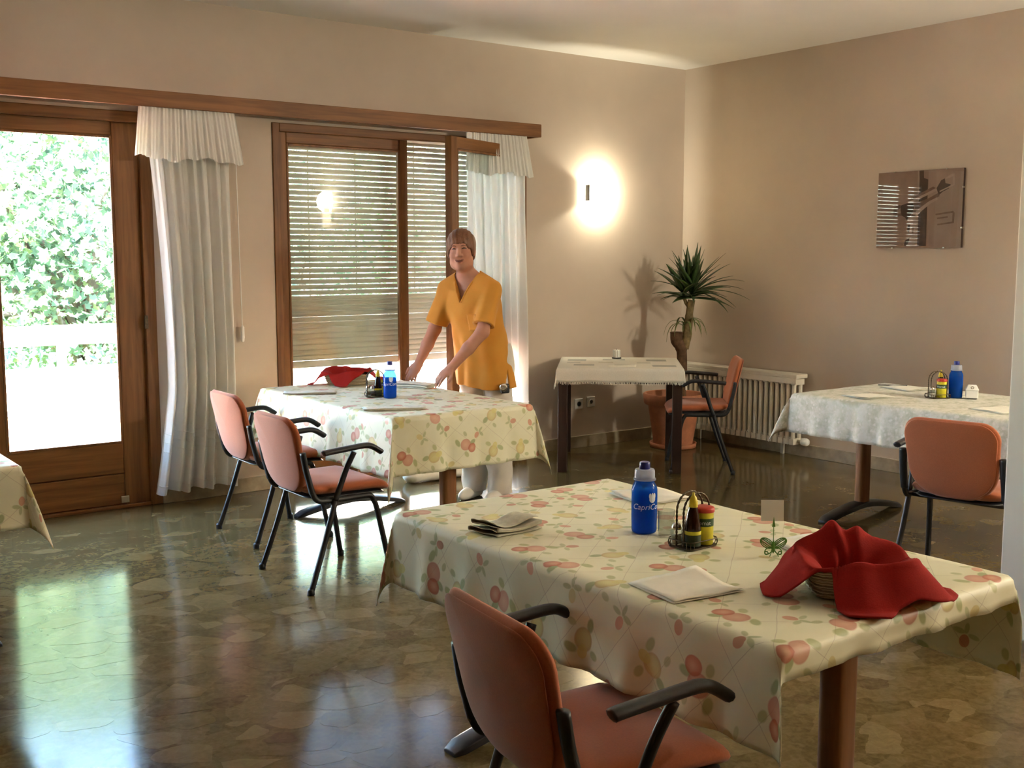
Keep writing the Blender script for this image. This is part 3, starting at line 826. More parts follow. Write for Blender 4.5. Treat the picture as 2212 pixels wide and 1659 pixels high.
# ------------------------------------------------------------------ pedestal tables
ZT = .745
def table(loc, lx, ly, label, insets=(.17,.17)):
    t = empty('dining_table', (loc[0],loc[1],0), 0, label, 'table', 'pedestal dining tables')
    MB().box((-lx/2,-ly/2,ZT-.026),(lx/2,ly/2,ZT)).build('tabletop', M['board'], t, bevel=.008)
    for s, ins in ((-1,insets[0]),(1,insets[1])):
        y = s*(ly/2-ins)
        pts = rrect(.088,.088,-.034,.034,.026,.026,5)
        p_ = MB(); p_.rings([[(a,y+b,z) for a,b in pts] for z in (.082,ZT-.05)]); p_.build('pedestal', M['wood_ped'], t, angle=40)
        MB().box((-.22,y-.05,ZT-.05),(.22,y+.05,ZT-.026)).build('top_plate', M['black'], t, bevel=.004)
        rs = []
        for i in range(21):
            u = -1+i/10; x = u*.37; top = .088-.062*abs(u)**1.7; bot = max(.0, .058*(1-abs(u)**1.5)-.004); hw_ = .040+.006*(1-abs(u))
            if abs(u) > .94: top -= .012; hw_ *= .75
            rs.append([(x,y-hw_,bot),(x,y+hw_,bot),(x,y+hw_,top*.75+bot*.25),(x,y+hw_*.55,top),(x,y-hw_*.55,top),(x,y-hw_,top*.75+bot*.25)])
        MB().rings(rs).build('foot', M['blackplastic'], t, angle=50, bevel=.003)
    return t
TA = (2.775,3.625,4.70,6.245); TD = (1.755,2.625,1.435,2.945); TC = (5.15,6.02,2.62,4.16); TE = (.13,.985,4.49,6.02)
def tb(T, label, **k): return table(((T[0]+T[1])/2,(T[2]+T[3])/2), T[1]-T[0]-.01, T[3]-T[2]-.01, label, **k)
tb(TD, 'pedestal table under the nearest fruit-print cloth, in the foreground')
tb(TA, 'pedestal table at which the person in yellow stands', insets=(.16,.30))
tb(TC, 'pedestal table under the white cloth along the right wall')
tb(TE, 'table under the fruit-print cloth cut off by the left frame edge')

def cloth(name, T, drops, mat, label, group, seed=1, corner=27, fold=(.010,9), res=.016, flare=.05, seg=None):
    x0,x1,y0,y1 = T; dxm,dxp,dym,dyp = drops; r = random.Random(seed)
    def axis(a, b, lo, hi):
        A = [a-lo+lo*i/max(1,int(lo/res)) for i in range(int(max(1,lo/res)))]
        B = [a+(b-a)*i/int((b-a)/.03) for i in range(int((b-a)/.03))]
        Cc = [b+hi*i/max(1,int(hi/res)) for i in range(int(max(1,hi/res))+1)]
        return A+B+Cc
    sx, ty = axis(x0,x1,dxm,dxp), axis(y0,y1,dym,dyp)
    zt = ZT+.004; R = .016
    ph = [r.uniform(0,6.28) for _ in range(12)]
    def hang(d):
        """rounded edge: arc of radius R then straight down -> (out, down)"""
        q = R*PI/2
        if d < q: return R*math.sin(d/R), R*(1-math.cos(d/R))
        return R+(d-q)*flare, R+(d-q)
    def wave(side, s_, L, d, D):
        e = min(1, s_/.16, (L-s_)/.16); e = max(0, e); f = max(0,(d-.03)/max(.05,D))
        return fold[0]*e*f*(math.sin(s_*fold[1]*2*PI/1.5+ph[side])*1.0+.6*math.sin(s_*fold[1]*1.9*2*PI/1.5+ph[side+4])+.7)
    rows, uv = [], []
    for t_ in ty:
        row = []
        for s_ in sx:
            du = x0-s_ if s_ < x0 else (s_-x1 if s_ > x1 else 0); dv = y0-t_ if t_ < y0 else (t_-y1 if t_ > y1 else 0)
            su = -1 if s_ < x0 else 1; sv = -1 if t_ < y0 else 1
            Du = dxm if su < 0 else dxp; Dv = dym if sv < 0 else dyp
            bx = min(max(s_,x0),x1); by = min(max(t_,y0),y1)
            if du <= 0 and dv <= 0:
                p = (s_, t_, zt+.0008*math.sin(s_*17+ph[8])*math.sin(t_*13+ph[9]))
            elif dv <= 0:
                o_, dn = hang(du); o_ += wave(0 if su < 0 else 1, t_-y0, y1-y0, du, Du); p = (bx+su*o_, t_, zt-dn)
            elif du <= 0:
                o_, dn = hang(dv); o_ += wave(2 if sv < 0 else 3, s_-x0, x1-x0, dv, Dv); p = (s_, by+sv*o_, zt-dn)
            else:
                rr = math.hypot(du,dv); th = math.atan2(dv,du)/(PI/2)
                o_, dn = hang(rr); k_ = min(1, rr/.05)
                tau = math.radians(corner)*math.sin(PI*th)*k_*(1-.25*min(1,rr/.5)); az = th*PI/2
                hx = math.sin(tau)*rr
                p = (bx+su*(o_*(1-th)+hx*math.sin(az)), by+sv*(o_*th+hx*math.cos(az)), zt-dn*math.cos(tau))
            row.append(p); uv.append((s_-x0+seed*.37, t_-y0+seed*.21))
        rows.append(row)
    o = MB().grid(rows).build(name, mat, None, smooth=True, solid=.0014, uv=uv)
    return tag(o, label, 'tablecloth', group)
G = 'fruit-print tablecloths'
cloth('tablecloth', TD, (.235,.27,.075,.22), M['fruit'], 'cream oilcloth printed with apples and pears on the nearest table', G, 1, 13, (.010,7), flare=.03)
cloth('tablecloth', TA, (.31,.27,.30,.25), M['fruit'], 'fruit-print oilcloth on the table where the person in yellow works', G, 2, 17, (.012,8))
cloth('tablecloth', TC, (.235,.22,.22,.22), M['floral'], 'off-white cloth with a faint pale leaf print on the table along the right wall', None, 3, 26, (.012,10))
cloth('tablecloth', TE, (.25,.25,.25,.25), M['fruit'], 'corner of a fruit-print oilcloth at the left frame edge', G, 4, 22, (.012,7))

# ------------------------------------------------------------------ small square table with the fringed cloth
bx, by = 5.563, 6.125; brot = math.atan2(-.53,.60)
bt = empty('side_table', (bx,by,0), brot, 'small dark wooden table with square legs under a fringed cloth by the corner', 'table')
L2 = .405
for sx in (-1,1):
    for sy in (-1,1):
        MB().box((sx*L2-.034,sy*L2-.034,0),(sx*L2+.034,sy*L2+.034,.70)).build('leg', M['wood_dark'], bt, bevel=.006)
for s in (-1,1):
    MB().box((-L2+.034,s*(L2-.0)-.012,.64),(L2-.034,s*(L2-.0)+.012,.70)).build('apron', M['wood_dark'], bt)
    MB().box((s*L2-.012,-L2+.034,.64),(s*L2+.012,L2-.034,.70)).build('apron', M['wood_dark'], bt)
MB().box((-.44,-.44,.70),(.44,.44,ZT)).build('tabletop', M['wood_dark'], bt, bevel=.004)
cl = empty('fringed_tablecloth', (bx,by,0), brot, 'white fringed cloth with grey squares on the small dark table', 'tablecloth')
S2, D2 = .446, .095; rows, uv = [], []
ax = [-S2-D2+D2*i/5 for i in range(5)]+[-S2+2*S2*i/24 for i in range(24)]+[S2+D2*i/5 for i in range(6)]
for t_ in ax:
    row = []
    for s_ in ax:
        du = max(0,abs(s_)-S2); dv = max(0,abs(t_)-S2); su = math.copysign(1,s_); sv = math.copysign(1,t_)
        cx_, cy_ = max(-S2,min(S2,s_)), max(-S2,min(S2,t_)); d = math.hypot(du,dv); z = ZT+.004-d*.985
        sp = .005+.03*d
        kx = du/d if d else 0; ky = dv/d if d else 0
        pk = .10*min(du,dv)
        row.append((cx_+su*(sp*kx+pk), cy_+sv*(sp*ky+pk), z+.003*math.sin(s_*23)*(1 if d else 0))); uv.append((s_+.42,t_+.42))
    rows.append(row)
MB().grid(rows).build('cloth', M['fringed'], cl, smooth=True, solid=.003, uv=uv)
fr = MB(); rnd = random.Random(3)
edge = [rows[0][j] for j in range(len(ax))], [rows[-1][j] for j in range(len(ax))], [r_[0] for r_ in rows], [r_[-1] for r_ in rows]
for ei, E_ in enumerate(edge):
    out = [(0,-1),(0,1),(-1,0),(1,0)][ei]
    for a, b in zip(E_[:-1], E_[1:]):
        L_ = math.dist(a,b); m_ = max(1,int(L_/.006))
        for k in range(m_):
            f = (k+rnd.random()*.6)/m_; p = [a[i]+(b[i]-a[i])*f for i in range(3)]
            l = rnd.uniform(.010,.020); w_ = .0016; dx, dy = rnd.uniform(-.004,.004), rnd.uniform(-.004,.004)
            fr.tube([(p[0],p[1],p[2]+.003),(p[0]+dx+out[0]*.004,p[1]+dy+out[1]*.004,p[2]-l)], w_, 3)
tag(fr.build('fringe', M['paper'], cl), kind='stuff')
cd = empty('pillar_candle', (5.767,6.383,ZT+.007), 0, 'short white ribbed candle on the fringed cloth', 'candle')
MB().lathe([(.036,0),(.037,.004),(.036,.008)], 24).build('dish', M['blackplastic'], cd, smooth=True)
pts = [((.028+.0022*math.cos(a*10))*math.cos(a), (.028+.0022*math.cos(a*10))*math.sin(a)) for a in [2*PI*i/80 for i in range(80)]]
MB().poly(pts,.008,.066).build('wax', M['white'], cd, bevel=.002)
MB().tube([(0,0,.066),(.001,0,.076)], .0014, 5).build('wick', M['blackplastic'], cd)
# ------------------------------------------------------------------ things on the tables
ZI = ZT+.0062
def text_mesh(txt, size, shear=0):
    cu = bpy.data.curves.new('lettering', 'FONT'); cu.body = txt; cu.size = size; cu.align_x = 'CENTER'; cu.align_y = 'CENTER'; cu.shear = shear; cu.resolution_u = 3
    ob = bpy.data.objects.new('lettering', cu); COL.objects.link(ob)
    dg = bpy.context.evaluated_depsgraph_get(); dg.update()
    me = bpy.data.meshes.new_from_object(ob.evaluated_get(dg))
    bm = bmesh.new(); bm.from_mesh(me)
    bmesh.ops.triangulate(bm, faces=bm.faces[:]); bmesh.ops.subdivide_edges(bm, edges=[e for e in bm.edges if e.calc_length() > size*.25], cuts=1)
    V = [v.co[:] for v in bm.verts]; bm.verts.index_update(); F_ = [tuple(v.index for v in f.verts) for f in bm.faces]; bm.free()
    bpy.data.objects.remove(ob); bpy.data.curves.remove(cu); bpy.data.meshes.remove(me)
    return V, F_
def wrap(V, F_, r, z, az):
    return MB().add([(r*math.cos(az+x/r), r*math.sin(az+x/r), z+y) for x, y, _ in V], F_)

TXT = text_mesh('CapriCorno', .0235, .25)
TXT2 = text_mesh('aromat', .0165)
def bottle(loc, az, label):
    b = empty('drinking_bottle', (*loc,ZI), 0, label, 'bottle', 'blue drinking bottles')
    pr = [(.030,0),(.0345,.002),(.0365,.008),(.0365,.02),(.0372,.05),(.0375,.10),(.0372,.125),(.0350,.136),(.0300,.145),(.0278,.150),(.0310,.154),(.0310,.157)]
    bo = MB().lathe(pr, 36).build('body', M['blue'], b, smooth=True)
    MB().lathe([(.0335,.006),(.0345,.01),(.0348,.05),(.0350,.112),(.0348,.114)], 30).build('drink', M['bluewater'], bo, smooth=True)
    MB().lathe([(.0325,.154),(.0325,.158),(.0295,.160),(.0290,.181),(.0270,.185),(.016,.186)], 32).build('collar', M['milky'], b, angle=45)
    MB().lathe([(.0150,.185),(.0155,.187),(.0155,.203),(.0140,.206),(.0,.206)], 20).build('cap', M['bluecap'], b, angle=45)
    wrap(*TXT, .0379, .080, az).build('lettering', M['print'], bo)
    # flower-like emblem above the name
    V, F_ = [], []
    def disc(cx, cy, rx, ry, n=20, a0=0):
        k = len(V); V.append((cx,cy,0)); V.extend([(cx+rx*math.cos(2*PI*i/n), cy+ry*math.sin(2*PI*i/n), 0) for i in range(n)])
        F_.extend([(k, k+1+i, k+1+(i+1)%n) for i in range(n)])
    disc(0,-.003,.0105,.0105); disc(-.0075,.006,.0042,.0085); disc(.0075,.006,.0042,.0085); disc(0,.008,.0032,.0075)
    wrap(V, F_, .0380, .106, az+.10).build('emblem', M['print'], bo)
    return b
bottle((2.192,2.300), math.radians(-133.6+32), 'blue drinking bottle with white lettering on the nearest table')
bottle((3.150,5.372), math.radians(-120.4+4), 'blue drinking bottle on the table before the person in yellow')
bottle((5.70,3.478), math.radians(-149+165), 'blue drinking bottle on the white tablecloth by the right wall')

def condiments(loc, rot, where, sauce_off, can_off, sh_off):
    def P(off): c, s = math.cos(rot), math.sin(rot); return (loc[0]+off[0]*c-off[1]*s, loc[1]+off[0]*s+off[1]*c, ZI+.0045)
    k = empty('cruet_rack', (*loc,ZI), rot, 'dark twisted-wire cruet rack with arched handles '+where, 'rack', 'wire cruet racks')
    out = rrect(.090,.090,-.058,.058,.018,.018,5)         # (y,x)
    out = [(b,a) for a,b in out]
    MB().poly(out[::-1], .0, .004).build('tray', M['wire'], k)
    MB().tube([(x,y,.022) for x,y in out]+[(out[0][0],out[0][1],.022)], .0016, 6).build('rim_wire', M['wire'], k, smooth=True)
    st = MB()
    for i in range(0, len(out), 2):
        x, y = out[i]; st.tube([(x,y,.003),(x*1.04,y*1.04,.012),(x,y,.022)], .0012, 5)
    st.build('rim_scrolls', M['wire'], k)
    for yy in (-.012,.014):
        pth = [(-.050,yy,.004),(-.050,yy,.085)]+[(-.050*math.cos(a), yy, .100+.050*math.sin(a)) for a in [PI*i/24 for i in range(0,25)]]+[(.050,yy,.085),(.050,yy,.004)]
        # resample and twist: beads of alternating thickness
        q = []
        for a, b in zip(pth[:-1], pth[1:]):
            n_ = max(1, int(math.dist(a,b)/.0026))
            q += [tuple(a[i]+(b[i]-a[i])*m/n_ for i in range(3)) for m in range(n_)]
        q.append(pth[-1])
        MB().tube(q, [.0021+.0015*abs(math.sin(i*.75)) for i in range(len(q))], 6).build('handle', M['wire'], k, smooth=True)
    s = empty('sauce_bottle', P(sauce_off), 0, 'dark brown sauce bottle with a yellow cap '+where, 'bottle', 'brown sauce bottles')
    MB().lathe([(.020,0),(.0225,.003),(.0225,.048),(.0215,.060),(.0165,.092),(.0120,.108),(.0115,.112)], 24).build('glass', M['brown'], s, smooth=True)
    la = MB().lathe([(.0229,.004),(.0229,.034)], 24, cap0=False, cap1=False).build('label', M['darklabel'], s, smooth=True)
    MB().lathe([(.0231,.035),(.0229,.045)], 24, cap0=False, cap1=False).build('label_band', M['yellowlabel'], la, smooth=True)
    MB().lathe([(.0125,.110),(.0128,.113),(.0120,.126),(.0090,.137),(.0045,.142),(.003,.150),(.0,.151)], 18).build('cap', M['yellow'], s, smooth=True)
    c = empty('seasoning_shaker', P(can_off), 0, 'yellow seasoning tin with a red lid '+where, 'shaker', 'yellow seasoning tins')
    ti = MB().lathe([(.0245,0),(.026,.002),(.026,.090),(.025,.093)], 28).build('tin', M['yellowlabel'], c, smooth=True)
    MB().lathe([(.0263,.052),(.0263,.074)], 28, cap0=False, cap1=False).build('band', M['greenlabel'], ti, smooth=True)
    MB().lathe([(.0263,.082),(.0263,.089)], 28, cap0=False, cap1=False).xf(Matrix.Identity(4)).build('top_band', M['yellow'], ti, smooth=True)
    az = math.atan2(-P(can_off)[1], -P(can_off)[0])
    wrap(*TXT2, .0266, .062, az-.15).build('lettering', M['print'], ti)
    MB().lathe([(.0275,.090),(.0285,.092),(.0285,.100),(.0265,.103),(.022,.105),(.0,.105)], 28).build('lid', M['redlid'], c, angle=50)
    for i, so in enumerate(sh_off):
        h = empty('glass_shaker', P(so), 0, ('salt' if i == 0 else 'pepper')+' shaker of glass with metal top '+where, 'shaker', 'glass shakers')
        MB().lathe([(.0135,0),(.016,.002),(.016,.036),(.013,.043)], 20).build('glass', M['clear'], h, smooth=True)
        MB().lathe([(.0135,.003),(.0140,.004),(.0140,.024),(.0,.026)], 16).build('filling', M['salt'] if i == 0 else M['pepper'], h, smooth=True)
        MB().lathe([(.0135,.042),(.0140,.046),(.0110,.056),(.005,.060),(.0,.0605)], 20).build('top', M['steel'], h, smooth=True)
condiments((2.195,2.108), 0, 'on the nearest table', (-.020,-.018), (.028,-.014), ((-.038,.026),(.005,.028)))
condiments((3.120,5.480), math.radians(-20), 'on the person in yellow\'s table', (.010,-.020), (.030,.020), ((-.040,.012),(-.020,-.024)))
condiments((5.615,3.535), math.radians(-25), 'on the white tablecloth', (.030,.022), (.012,-.018), ((-.040,-.010),(-.020,.026)))

g = empty('drinking_glass', (2.210,2.228,ZI), 0, 'small clear tumbler between the bottle and the cruet rack', 'glass')
MB().lathe([(.021,0),(.022,.001),(.0255,.075),(.0243,.075),(.0215,.006),(.0,.005)], 28).build('tumbler', M['clear'], g, smooth=True)

# house-shaped white holder on table C
hs = empty('toothpick_box', (5.735,3.400,ZI), math.radians(-55), 'white house-shaped holder beside the blue bottle on the white cloth', 'box')
MB().box((-.032,-.028,.004),(.032,.028,.052)).build('body', M['whiteplastic'], hs, bevel=.004)
MB().add([(-.036,-.033,.050),(.036,-.033,.050),(.036,.033,.050),(-.036,.033,.050),(-.022,-.010,.078),(.022,-.010,.078),(.022,.010,.078),(-.022,.010,.078)],
         [(3,2,1,0),(4,5,6,7),(0,1,5,4),(1,2,6,5),(2,3,7,6),(3,0,4,7)]).build('roof', M['whiteplastic'], hs, bevel=.003)
MB().tube([(.007*math.cos(a), -.026+.001*math.cos(a), .064+.007*math.sin(a)) for a in [2*PI*i/16 for i in range(17)]], .0016, 5).build('ring', M['wire'], hs)
MB().box((-.026,-.022,0),(.026,.022,.004)).build('base', M['blackplastic'], hs)

# folded linen napkins
def linen(loc, rot, L, W_, h, label, mat='linen', layers=4, seed=0):
    r = random.Random(seed); prof = []
    for k in range(layers):
        z = .0025+k*h; a, b = (0, W_-.004*k*1.6) if k % 2 == 0 else (W_-.004*k*1.6, .006*k)
        n_ = 7
        for i in range(n_+1): prof.append((a+(b-a)*i/n_, z+.0012*math.sin(i*1.3+k)))
        if k < layers-1:
            s_ = 1 if k % 2 == 0 else -1
            for i in range(1,4):
                t_ = PI*i/4; prof.append((b+s_*h*.55*math.sin(t_), z+h/2-h/2*math.cos(t_)))
    rows = []
    for i in range(17):
        u = i/16; bend = .006*math.sin(u*5+seed); lift = .003*math.sin(u*7+seed*2)+(.010*max(0,(.2-u)/.2)**2 if layers > 3 else 0)
        rows.append([(-L/2+L*u+.004*math.sin(y*40), y-W_/2+bend, max(.0016, z*(1+.22*math.sin(u*6+z*60+seed))+lift*(z/(layers*h)))) for y, z in prof])
    o = MB().grid(rows).build('folded_napkin', M[mat], None, smooth=True, solid=.0018)
    o.location = (*loc, ZI); o.rotation_euler = (0,0,rot)
    return tag(o, label, 'napkin', 'folded cloth napkins')
linen((1.885,2.555), math.radians(8), .175, .115, .0085, 'grey-green linen napkin folded in layers on the nearest table', seed=1)
linen((2.885,5.835), math.radians(-30), .30, .13, .0030, 'folded linen napkin beside the red-lined basket on the far table', mat='linen_light', layers=3, seed=2)
linen((2.935,4.965), math.radians(-28), .32, .12, .0038, 'folded linen napkin at the near end of the far table', mat='linen_light', layers=3, seed=3)
linen((3.535,5.735), math.radians(-62), .25, .15, .0070, 'thick white napkin being folded under the hands of the person in yellow', 'paper', 4, seed=4)

def paper(loc, rot, a, b, label, seed=0, bend=.012, layers=2):
    r = empty('paper_napkin', (*loc,ZI), rot, label, 'napkin', 'flat paper napkins')
    for k in range(layers):
        rows = []
        for i in range(11):
            u = i/10-.5; row = []
            for j in range(11):
                v_ = j/10-.5
                z = .0012+k*.0022 + bend*max(0, (u*math.cos(seed)+v_*math.sin(seed))*1.3-.25)*(k+1)/layers + .0012*(1+math.sin(u*9+v_*6+seed))*(k+.3)
                row.append((u*a*(1-.02*k)+.003*k, v_*b*(1-.03*k), z))
            rows.append(row)
        MB().grid(rows).build('ply', M['paper'], r, smooth=True, solid=.0006)
    return r
paper((1.893,1.842), math.radians(-8), .205, .185, 'flat white paper napkin on the near edge of the nearest table', 1, .02)
paper((2.535,2.63), math.radians(-6), .20, .20, 'flat white paper napkin behind the blue bottle on the nearest table', 2)
paper((2.46,1.90), math.radians(-10), .20, .20, 'flat white paper napkin behind the red-lined basket on the nearest table', 3, .006)
paper((5.345,3.80), math.radians(-12), .22, .20, 'flat white paper napkin at the left end of the white tablecloth', 4)
paper((5.86,3.90), math.radians(-12), .20, .24, 'white paper napkin lying at the back of the white tablecloth', 5)
paper((5.42,3.05), math.radians(-12), .22, .22, 'white paper napkin on the white tablecloth next to the partition', 6)
paper((5.385,5.90), math.radians(-45), .20, .12, 'small sheet of white paper on the fringed cloth', 7, .01, 1)
MB0 = MB().obox((0,0,.004),(.085,.0,.0),(0,.004,0),(0,0,.003)); o = MB0.build('pen', M['blackplastic'], None, bevel=.002); o.location = (5.90,4.02,ZI+.001); o.rotation_euler = (0,0,math.radians(-52)); tag(o, 'dark pen on the white tablecloth', 'pen')
o = MB().obox((0,0,.003),(.024,0,0),(0,.011,0),(0,0,.0025)).build('paper_scrap', M['paper'], None, bevel=.002); o.location = (3.33,5.15,ZI); o.rotation_euler = (0,0,math.radians(-40)); tag(o, 'tiny white paper scrap on the far fruit-print cloth', 'paper')

# bread baskets lined with a red napkin
def basket(loc, rot, sx, sy, hz, ext, peaks, label_b, label_n, seed, back=.03, steep=1.0, lift=(0,0)):
    b = empty('bread_basket', (*loc,ZI), rot, label_b, 'basket', 'wicker bread baskets')
    def rim(th, kx=1.0):
        c, s = math.cos(th), math.sin(th); n_ = 5
        return kx/((abs(c)/sx)**n_+(abs(s)/sy)**n_)**(1/n_)
    N_ = 48; rs = []
    for f, z in ((.0,.002),(.80,.0),(.83,.004),(.90,.03),(.96,.055),(1.0,hz),(1.02,hz+.003),(.985,hz+.003),(.93,.055),(.86,.03),(.79,.008),(.0,.007)):
        rs.append([(max(.002,rim(2*PI*j/N_)*f)*math.cos(2*PI*j/N_), max(.002,rim(2*PI*j/N_)*f)*math.sin(2*PI*j/N_), z) for j in range(N_)])
    MB().rings(rs).build('wicker_wall', M['wicker'], b, smooth=True)
    for k in range(6):                                   # woven strands
        z = .008+k*(hz-.008)/5.5; f = .84+.16*z/hz
        MB().tube([(rim(2*PI*j/96)*(f+.012*math.cos(j*PI/2+k*PI))*math.cos(2*PI*j/96), rim(2*PI*j/96)*(f+.012*math.cos(j*PI/2+k*PI))*math.sin(2*PI*j/96), z) for j in range(97)], .0035, 5).build('strand', M['wicker'], b, smooth=True)
    r = random.Random(seed); ph = [r.uniform(0,6) for _ in range(5)]
    rows = []; NT_, NR = 120, 34
    for j in range(NT_+1):
        th = 2*PI*j/NT_; c, s = math.cos(th), math.sin(th); R_ = rim(th)*.97
        zr = hz+.014+back*max(0,s)**2+.007*math.sin(2*th+ph[0])+.005*math.sin(5*th+ph[1])+sum(h_*math.exp(-((math.degrees(th)-a_)/w_)**2) for a_,h_,w_ in peaks)+lift[0]*max(0,c)**2+lift[1]*max(0,-c)**2
        l1 = .62*R_; l2 = math.hypot(.44*R_, zr-.014); row = []
        # cloth hangs over the rim by a length that varies around it
        dg_ = math.degrees(th) % 360; Lt = l1+l2+.016+np.interp(dg_, [q[0] for q in ext], [q[1] for q in ext])
        for i in range(NR+1):
            d = Lt*i/NR
            if d <= l1: rr, z = d, .014+.004*math.sin(d*60+th*3)
            elif d <= l1+l2:
                f = (d-l1)/l2; g_ = f**1.15
                rr, z = R_*(.62+.24*f+.20*f**6)-(.010*(1+math.sin(4*th+ph[2]))+.006*(1+math.sin(9*th+ph[3])))*math.sin(PI*f), .014+(zr-.014)*g_
            else:
                e = d-l1-l2; sl = math.radians(47)*steep; t0 = .016           # rolls over the rim, then falls straight
                if e < t0: q = e/t0; rr = 1.06*R_+e*(1-.2*q); z = zr+.004*math.sin(PI*q*.8)-.35*e*q
                else: rr = 1.06*R_+t0*.8+(e-t0)*math.cos(sl); z = zr-.35*t0-(e-t0)*math.sin(sl)
                if z < .004: rr += (.004-z)*.35; z = .004
                else: z += .003*math.sin(9*th+ph[4])*min(1,e/.04)
            row.append((rr*c, rr*s, max(.004,z)))
        rows.append(row)
    o = MB().grid(rows).build('red_napkin', M['red'], None, smooth=True, solid=.004)
    o.location = (*loc, ZI+.002); o.rotation_euler = (0,0,rot)
    tag(o, label_n, 'napkin', 'red napkins lining the baskets')
    return b, o
basket((2.195,1.580), math.radians(-38), .120, .088, .072, [(0,.125),(18,.06),(40,.02),(70,.05),(90,.03),(112,.05),(140,.015),(160,.05),(170,.115),(194,.125),(206,.06),(218,.0),(232,.0),(243,.10),(252,.145),(276,.15),(288,.10),(305,.085),(330,.105),(348,.13),(360,.125)], ((72,.022,11),(108,.020,10)), 'wicker bread basket on the nearest table', 'red cotton napkin draped in the basket on the nearest table', 5, .03, 1.0)
basket((3.275,6.110), math.radians(-36), .135, .088, .066, [(0,.10),(20,.03),(90,.02),(150,.02),(168,.10),(195,.13),(210,.04),(225,.0),(240,.05),(268,.125),(282,.08),(305,.03),(325,.0),(342,.07),(360,.10)], ((100,.012,14),), 'wicker bread basket on the far table before the shutter', 'red cotton napkin draped in the basket on the far table', 9, .012, 1.15, (.012,0))

# green wire butterfly with its card
bf = empty('butterfly_holder', (2.290,1.905,ZI), math.radians(-38), 'green wire butterfly card holder on the nearest table', 'card holder')
def loop(cx, cz, rx, rz, rot, n_=18):
    return [(cx+rx*math.cos(a)*math.cos(rot)-rz*math.sin(a)*math.sin(rot), 0, cz+rx*math.cos(a)*math.sin(rot)+rz*math.sin(a)*math.cos(rot)) for a in [2*PI*i/n_ for i in range(n_+1)]]
for s in (-1,1):
    for k, (rx,rz) in enumerate(((.019,.0115),(.019,.0072),(.019,.0030))):
        MB().tube([(s*x, .004*abs(x)*8*0+.006*k*0, z) for x,_,z in loop(.018,.034,rx,rz,.62)], .0015, 5).build('upper_wing_wire', M['greenwire'], bf, smooth=True)
    MB().tube([(s*x, 0, z) for x,_,z in loop(.013,.013,.0115,.0075,-.75)], .0015, 5).build('lower_wing_wire', M['greenwire'], bf, smooth=True)
    MB().tube([(s*x, 0, z) for x,_,z in loop(.018,.007,.0045,.0045,0)], .0015, 5).build('lower_wing_wire', M['greenwire'], bf, smooth=True)
    MB().tube([(0,0,.02),(s*.008,-.010,.008),(s*.012,-.014,.0012)], .0012, 5).build('leg', M['greenwire'], bf)
MB().lathe([(.001,.006),(.0035,.012),(.0042,.024),(.003,.036),(.001,.042)], 10).build('body', M['greenwire'], bf, smooth=True)
MB().tube([(0,.001,.02),(0,.002,.085)], .0011, 5).build('stem', M['greenwire'], bf)
MB().add([(-.0042,.001,.078),(.0042,.001,.078),(.0,.001,.105),(-.0042,.004,.078),(.0042,.004,.078),(0,.003,.105)], [(0,1,2),(5,4,3),(0,3,4,1),(1,4,5,2),(2,5,3,0)]).build('clip', M['greenwire'], bf)
o = MB().obox((0,0,0),(.030,0,0),(0,.0006,0),(0,0,.028)).build('name_card', M['valance'], None)
o.location = (2.292,1.913,ZI+.121); o.rotation_euler = (math.radians(-6),0,math.radians(-40)); tag(o, 'blank white card held by the green butterfly', 'card')

# ------------------------------------------------------------------ potted yucca in the corner
px_, py_ = 6.375, 6.365
pt = empty('plant_pot', (px_,py_,0), 0, 'large terracotta pot with saucer in the room corner', 'pot')
MB().lathe([(.165,0),(.185,.004),(.190,.038),(.178,.04),(.165,.012)], 40).build('saucer', M['terracotta'], pt, smooth=True)
MB().lathe([(.150,.013),(.155,.016),(.205,.345),(.206,.350),(.232,.352),(.240,.362),(.246,.432),(.238,.440),(.222,.438),(.215,.36),(.19,.33)], 44).build('wall', M['terracotta'], pt, angle=50)
MB().lathe([(.0,.385),(.21,.38),(.216,.372)], 36, cap0=False, cap1=False).build('soil', M['soil'], pt, smooth=True)
yu = empty('yucca_plant', (px_,py_,.383), 0, 'yucca with a cut cane and a crown of sword leaves in the corner pot', 'plant')
Rv = Vector((.802,-.598,0)); Fv = Vector((.598,.802,0))      # sideways and depth as seen on site
def rl(r_, z, d=0): return Rv*r_+Fv*d+Vector((0,0,z-.383))
MB().tube(bez([rl(.07,.36),rl(.065,.60),rl(.055,.80),rl(.02,.86),rl(.015,.925)],6), [.032]*6+[.042]*6+[.05]*6+[.052]*7, 12).build('cut_cane', M['cane'], yu, smooth=True)
MB().lathe([(.052,0),(.055,.006),(.048,.012),(.0,.012)], 14).xf(Matrix.Translation(rl(.015,.922))).build('cane_top', M['cane'], yu, smooth=True)
MB().tube(bez([rl(.075,.80),rl(.105,.95),rl(.115,1.08),rl(.130,1.19)],6), [.040]*6+[.034]*6+[.030]*7, 12).build('stem', M['trunk'], yu, smooth=True)
def sword(base, d, L, wd, droop, mat, tw=0):
    d = Vector(d).normalized(); side = d.cross(Vector((0,0,1)));
    if side.length < .1: side = Vector((1,0,0))
    side.normalize(); nrm = side.cross(d).normalized(); side = side*math.cos(tw)+nrm*math.sin(tw)
    rs = []; p = Vector(base); dd = d.copy(); n_ = 9
    for i in range(n_+1):
        u = i/n_; w_ = wd*(.45+.55*min(1,u*4))*(1-max(0,(u-.35)/.65)**1.5); w_ = max(w_, .0012)
        up_ = side.cross(dd).normalized()
        rs.append([p-side*w_-up_*(-.18*w_), p, p+side*w_+up_*.18*w_, p-up_*.0014])
        p = p+dd*(L/n_); dd = (dd+Vector((0,0,-droop/n_*(1+u*1.5)))).normalized()
    return MB().rings(rs)
r = random.Random(21)
